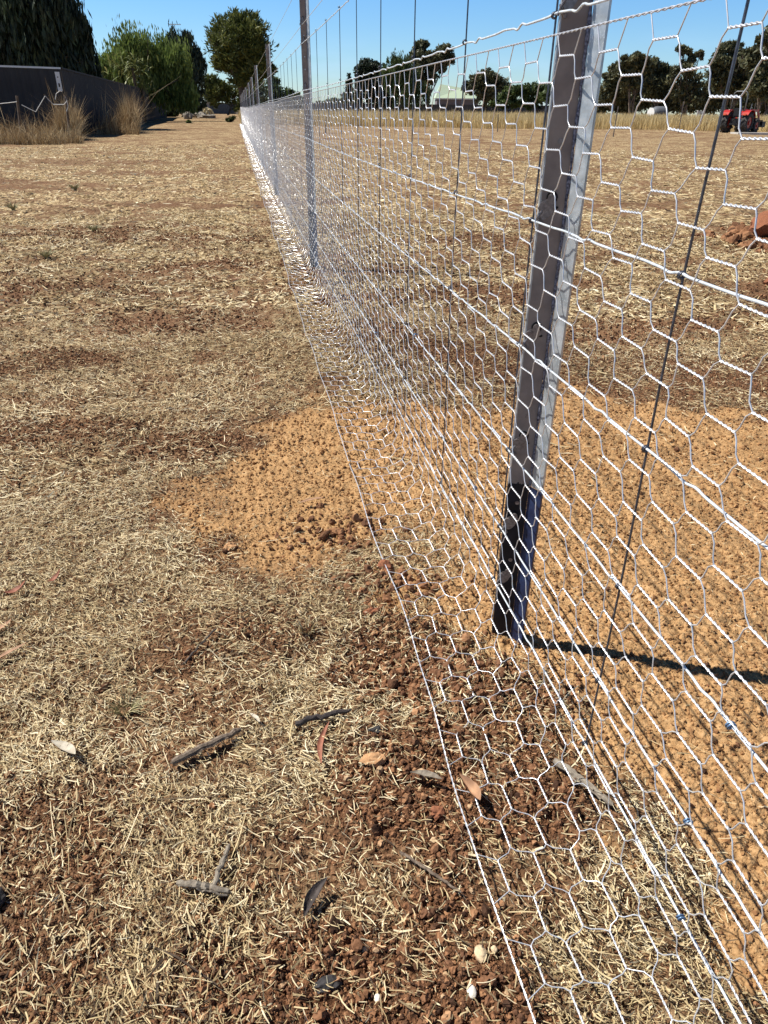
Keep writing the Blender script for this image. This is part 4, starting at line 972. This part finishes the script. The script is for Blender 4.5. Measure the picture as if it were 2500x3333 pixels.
# coil, weeds and debris at the far end of the strip
c = P(662, 366, 100); g = float(terr(0, c[1])); b = MB()
for k, (u, r) in enumerate(((-.45, .55), (.15, .65), (.75, .5), (.4, .6))):
    a = np.linspace(-.4, math.pi + .5, 16); b.tubes(np.array([[*(c + RIGHT * (u + .45 * math.cos(t)) + HEAD * .15 * k)[:2], g + .1 + r * 1.3 * max(math.sin(t), -.05)] for t in a])[None], .12, 7, cap=True)
tag(b.build('hose_tangle', mat('tan_hose', (.52, .44, .24), .6), loc=(c[0], c[1], g)), 'tangle of thick tan hose loops beside the far blue fence', 'hose')
def bush(label, px, py, D, r, m_, dens=.3):
    c = P(px, py, D); g = float(terr(0, c[1])); root = thing('weed_bush', label, 'bush', (c[0], c[1], g), None)
    b = MB(); crown(b, [(px, py, r, r * .7)], D, .22, dens, 'leaf', .3); b.build('foliage', m_, root)
    b = MB()
    for k in range(5):
        a = rng.uniform(0, 6.28); b.tubes(np.array([[c[0], c[1], g - .02], [c[0] + .3 * math.cos(a), c[1] + .3 * math.sin(a), c[2]]])[None], .02, 4)
    b.build('stem', M_trunk, root)
bush('dark round weed bush growing left of the fence at the far end', 752, 389, 66, 14, M_mid)
bush('small green weed in the middle of the far strip', 619, 400, 60, 9, M_mid, .2)
for i, (px, py, D, s, lab) in enumerate(((628, 362, 90, .55, 'pale grey rubble heap under the dark bushes'), (610, 376, 78, .45, 'round pale lump beside the rubble heap'), (665, 374, 88, .35, 'flat grey brown debris pile right of the rubble heap'))):
    c = P(px, py, D); g = float(terr(0, c[1])); v, f = ICO2
    b = MB()
    for k in range(5 if i != 1 else 1):
        vv = v * (1 + .18 * rng.normal(0, 1, (len(v), 1))) * s * np.array([1.6 if i == 2 else 1, 1, .6 if i != 1 else 1.1]); b.add(vv + [c[0] + rng.normal(0, s) * (i != 1), c[1] + rng.normal(0, s) * (i != 1), g + s * .3], None, f)
    tag(b.build('rubble_heap', mat('rubble', (.30, .27, .22), .9, 0, (.18, .15, .12), 3), loc=(c[0], c[1], g)), lab, 'rubble')

# star pickets standing in the paddock
M_pick = mat('rusty_picket', (.10, .085, .08), .7, .3, (.17, .15, .14), 9)
for (px, y0, y1, lab) in ((1778, 333, 436, 'thin steel picket in the paddock seen just left of the nearest post'), (2005, 345, 438, 'thin leaning steel picket, first one right of the nearest post'), (2218, 330, 428, 'thin leaning steel picket before the white gate'),
                          (1620, 372, 428, 'short steel picket far left in the right paddock'), (2452, 335, 418, 'pale leaning steel picket standing before the tractor'), (1060, 380, 440, 'short dark picket seen through netting right of the second post')):
    D = 3014 * (1 - .1) / (y1 - 371); p0 = P(px - (0 if px < 1900 else 8), y1, D); p0[2] = float(terr(0, p0[1])) - .1; p1 = P(px + (0 if px < 1900 else 6) + 2, y0, D)
    d = p1 - p0; b = MB()
    for k in range(3):
        a = k * 2.094 + .4; n_ = np.array([math.cos(a), math.sin(a), 0]) * .028; s_ = np.array([-math.sin(a), math.cos(a), 0]) * .006
        b.prism([p0 - s_, p0 + s_, p0 + n_ + s_, p0 + n_ - s_], d)
    tag(b.build('steel_picket', M_pick, loc=p0), lab, 'picket', 'steel pickets in the paddock')

# tank and white gate under the gums
R3 = np.stack([RIGHT, HEAD, [0, 0, 1]], 1)
c = P(2140, 362, 90); g = float(terr(0, c[1])); root = thing('water_tank', 'grey cylindrical tank lying on its side with a white end, under the gums', 'tank', (c[0], c[1], g))
t = np.linspace(0, 1, 9); prof = np.array([.05, .5, .62, .64, .64, .64, .62, .5, .05]); cc = c * [1, 1, 0] + [0, 0, g + .95]
b = MB(); b.tubes((cc + RIGHT * (t[:, None] * 2.0 - .75))[None], (prof * 1.05)[None], 18); b.build('body', mat('grey_tank', (.12, .13, .145), .7), root, smooth=True)
b = MB(); b.disc(cc - RIGHT * .72 - HEAD * .1, -RIGHT - HEAD * .6, .52, .06, 18); b.build('end_cap', mat('white_cap', (.75, .75, .73), .5), root)
b = MB(); [b.box(cc + RIGHT * u - np.array([0, 0, .72]), (.25, 1.1, .5), rot=R3) for u in (-.2, .8)]; b.build('stand', M_oldp, root)
c = P(2280, 374, 84); g = float(terr(0, c[1])); root = thing('white_gate', 'small white painted gate with two posts under the gums', 'gate', (c[0], c[1], g)); Mw = mat('white_paint', (.70, .69, .66), .6, 0, (.5, .48, .45), 6)
for u in (-.34, .34): b = MB(); b.box(c * [1, 1, 0] + RIGHT * u + [0, 0, g + .62], (.13, .13, 1.3), rot=R3); b.build('post', Mw, root)
b = MB(); [b.box(c * [1, 1, 0] + [0, 0, g + z], (.54, .05, .16), rot=R3) for z in (.45, .70, .95, 1.12)]; b.build('rail', Mw, root)

# ------------------------------------------------------------------ the red tractor
def tractor():
    D = 49.5; c0 = P(2404, 424, D); g = float(terr(0, c0[1])) + .0
    # body axis: nose away and to the right
    a = math.radians(47); fwd = RIGHT * math.sin(a) + HEAD * math.cos(a); lat = np.cross(fwd, [0, 0, 1.0]); up = np.array([0, 0, 1.0])
    O = np.array([c0[0], c0[1], g]) + HEAD * .5
    root = thing('tractor', 'small red tractor with chunky black tyres and a grey roll bar, at the right edge', 'tractor', O)
    R_ = np.stack([lat, fwd, up], 1)
    def W(x, y, z): return O + lat * x + fwd * y + up * z
    Mr = mat('tractor_red', (.48, .030, .022), .35, 0, (.36, .025, .02), 3); Mt = mat('tyre_rubber', (.028, .028, .030), .8, 0, (.07, .065, .06), 14, bump=.3); Md = mat('black_iron', (.02, .02, .022), .5, .3); Mg = mat('grey_bar', (.16, .17, .17), .5, .4); Mo = mat('orange_trim', (.75, .12, .05), .5)
    def wheel(x, y, r, w, rimr):
        S = 28; prof = [(-w / 2 * .8, rimr), (-w / 2, rimr + .06), (-w / 2, r * .84), (-w / 2 * .8, r * .94), (0, r * .96), (w / 2 * .8, r * .94), (w / 2, r * .84), (w / 2, rimr + .06), (w / 2 * .8, rimr)]
        b = MB(); V = []
        for k in range(S):
            t = 2 * math.pi * k / S
            for (u, rr) in prof: V.append(W(x + u, y + rr * math.cos(t), r + rr * math.sin(t)))
        n = len(prof); q = [[k * n + j, k * n + j + 1, ((k + 1) % S) * n + j + 1, ((k + 1) % S) * n + j] for k in range(S) for j in range(n - 1)]
        b.add(V, q)
        for k in range(22):                      # chevron lugs
            t = 2 * math.pi * (k + .5 * (k % 2)) / 22; s = 1 if k % 2 else -1
            rad = fwd * math.cos(t) + up * math.sin(t); tan = -fwd * math.sin(t) + up * math.cos(t)
            for j in range(3):
                cc = W(x + s * w * (.08 + .17 * j), y, r) + rad * (r * (.985 - .025 * j)) + tan * (.05 * j * r / .5)
                b.box(cc, (w * .21, .075 * r / .5, .085), rot=np.stack([lat, tan, rad], 1))
        wo_ = b.build('wheel', Mt, root)
        b = MB()
        for sd in (-1, 1):
            b.disc(W(x + sd * w * .30, y, r), lat * sd, rimr + .01, .02, 20); b.disc(W(x + sd * w * .33, y, r), lat * sd, rimr * .4, .06, 10)
        b.build('rim', Mr, wo_)
    wheel(-.62, 0, .57, .40, .31); wheel(.62, 0, .57, .40, .31); wheel(-.50, 1.62, .40, .26, .19); wheel(.50, 1.62, .40, .26, .19)
    b = MB(); b.box(W(0, .1, .62), (.55, .9, .36), rot=R_); b.box(W(0, .9, .60), (.36, 1.2, .30), rot=R_); b.tubes(np.array([W(-.6, 0, .57), W(.6, 0, .57)])[None], .09, 8); b.tubes(np.array([W(-.5, 1.62, .40), W(.5, 1.62, .40)])[None], .07, 8)
    b.box(W(0, -.45, .50), (.5, .12, .10), rot=R_); b.box(W(-.25, -.62, .42), (.06, .5, .05), rot=R_); b.box(W(.25, -.62, .42), (.06, .5, .05), rot=R_); b.tubes(np.array([W(0, -.35, .85), W(0, -.75, .62)])[None], .03, 6)
    b.build('chassis', Md, root)
    pr = [(0.72, .72), (.72, 1.10), (.95, 1.22), (1.75, 1.14), (1.92, 1.0), (1.92, .62), (.9, .60)]
    b = MB(); b.prism([W(-.26, y, z) for y, z in pr], lat * .52); b.build('bonnet', Mr, root)
    b = MB(); b.box(W(0, 1.935, .83), (.40, .03, .30), rot=R_); b.build('grille', Md, root)
    for s in (-1, 1):
        b = MB(); arc = [W(s * .62 - .21, .68 * math.cos(t), .57 + .68 * math.sin(t)) for t in np.linspace(.35, 2.5, 9)]
        for p_, q_ in zip(arc[:-1], arc[1:]): b.add([p_, q_, q_ + lat * .42, p_ + lat * .42, p_ + up * .025, q_ + up * .025, q_ + lat * .42 + up * .025, p_ + lat * .42 + up * .025], [[0, 3, 2, 1], [4, 5, 6, 7], [0, 1, 5, 4], [2, 3, 7, 6]])
        fe = b.build('mudguard', Mr, root)
        b = MB(); b.box(W(s * .62, -.56, 1.02), (.14, .04, .09), rot=R_); b.build('tail_light', Mo, fe)
        # loader arms
        b = MB(); ar = [W(s * .42, .75, .70), W(s * .42, .85, 1.25), W(s * .42, 1.75, 1.22), W(s * .42, 2.35, .55)]
        for p_, q_ in zip(ar[:-1], ar[1:]):
            d = (q_ - p_); L = np.linalg.norm(d); d /= L; b.box((p_ + q_) / 2, (.07, .12, L + .08), rot=np.stack([lat, np.cross(d, lat), d], 1))
        b.build('loader_arm', Mr, root)
    b = MB(); b.box(W(0, 2.5, .34), (1.3, .5, .04), rot=R_); b.box(W(0, 2.27, .52), (1.3, .04, .40), rot=R_); [b.box(W(s * .66, 2.48, .48), (.03, .5, .34), rot=R_) for s in (-1, 1)]; b.build('bucket', Md, root)
    b = MB(); b.box(W(0, .02, .92), (.46, .44, .10), rot=R_); b.box(W(0, -.22, 1.15), (.44, .10, .42), rot=R_); b.build('seat', Md, root)
    b = MB(); hb = [W(-.44, -.28, .85), W(-.44, -.30, 1.9), W(-.40, -.30, 2.16), W(-.28, -.30, 2.24), W(.28, -.30, 2.24), W(.40, -.30, 2.16), W(.44, -.30, 1.9), W(.44, -.28, .85)]
    b.tubes(np.array(hb)[None], .035, 8, cap=True); b.build('roll_bar', Mg, root, smooth=True)
    b = MB(); t = np.linspace(0, 2 * math.pi, 17); b.tubes(np.array([W(.2 * math.cos(q), .52 + .17 * math.sin(q), 1.30 + .08 * math.sin(q)) for q in t])[None], .015, 5); b.tubes(np.array([W(0, .52, 1.30), W(0, .72, 1.05)])[None], .02, 5); b.build('steering_wheel', Md, root)
    b = MB(); b.tubes(np.array([W(.35, .75, 1.1), W(.36, .78, 1.6)])[None], .03, 6); b.build('exhaust', Mg, root)
tractor()
a_, c_ = P(2404, 430, 46.5), P(2620, 431, 45.5); g = float(terr(0, a_[1])); b = MB(); e = [a_ * [1, 1, 0] + [0, 0, g - .05], c_ * [1, 1, 0] + [0, 0, g - .05], c_ * [1, 1, 0] + HEAD * 1.1 + [0, 0, g - .05], a_ * [1, 1, 0] + HEAD * 1.1 + [0, 0, g - .05]]
b.prism(e, (0, 0, .16)); tag(b.build('concrete_slab', mat('pale_concrete', (.50, .48, .44), .8, 0, (.40, .38, .34), 4), loc=a_ * [1, 1, 0] + [0, 0, g]), 'low pale concrete slab in front of the tractor', 'slab')
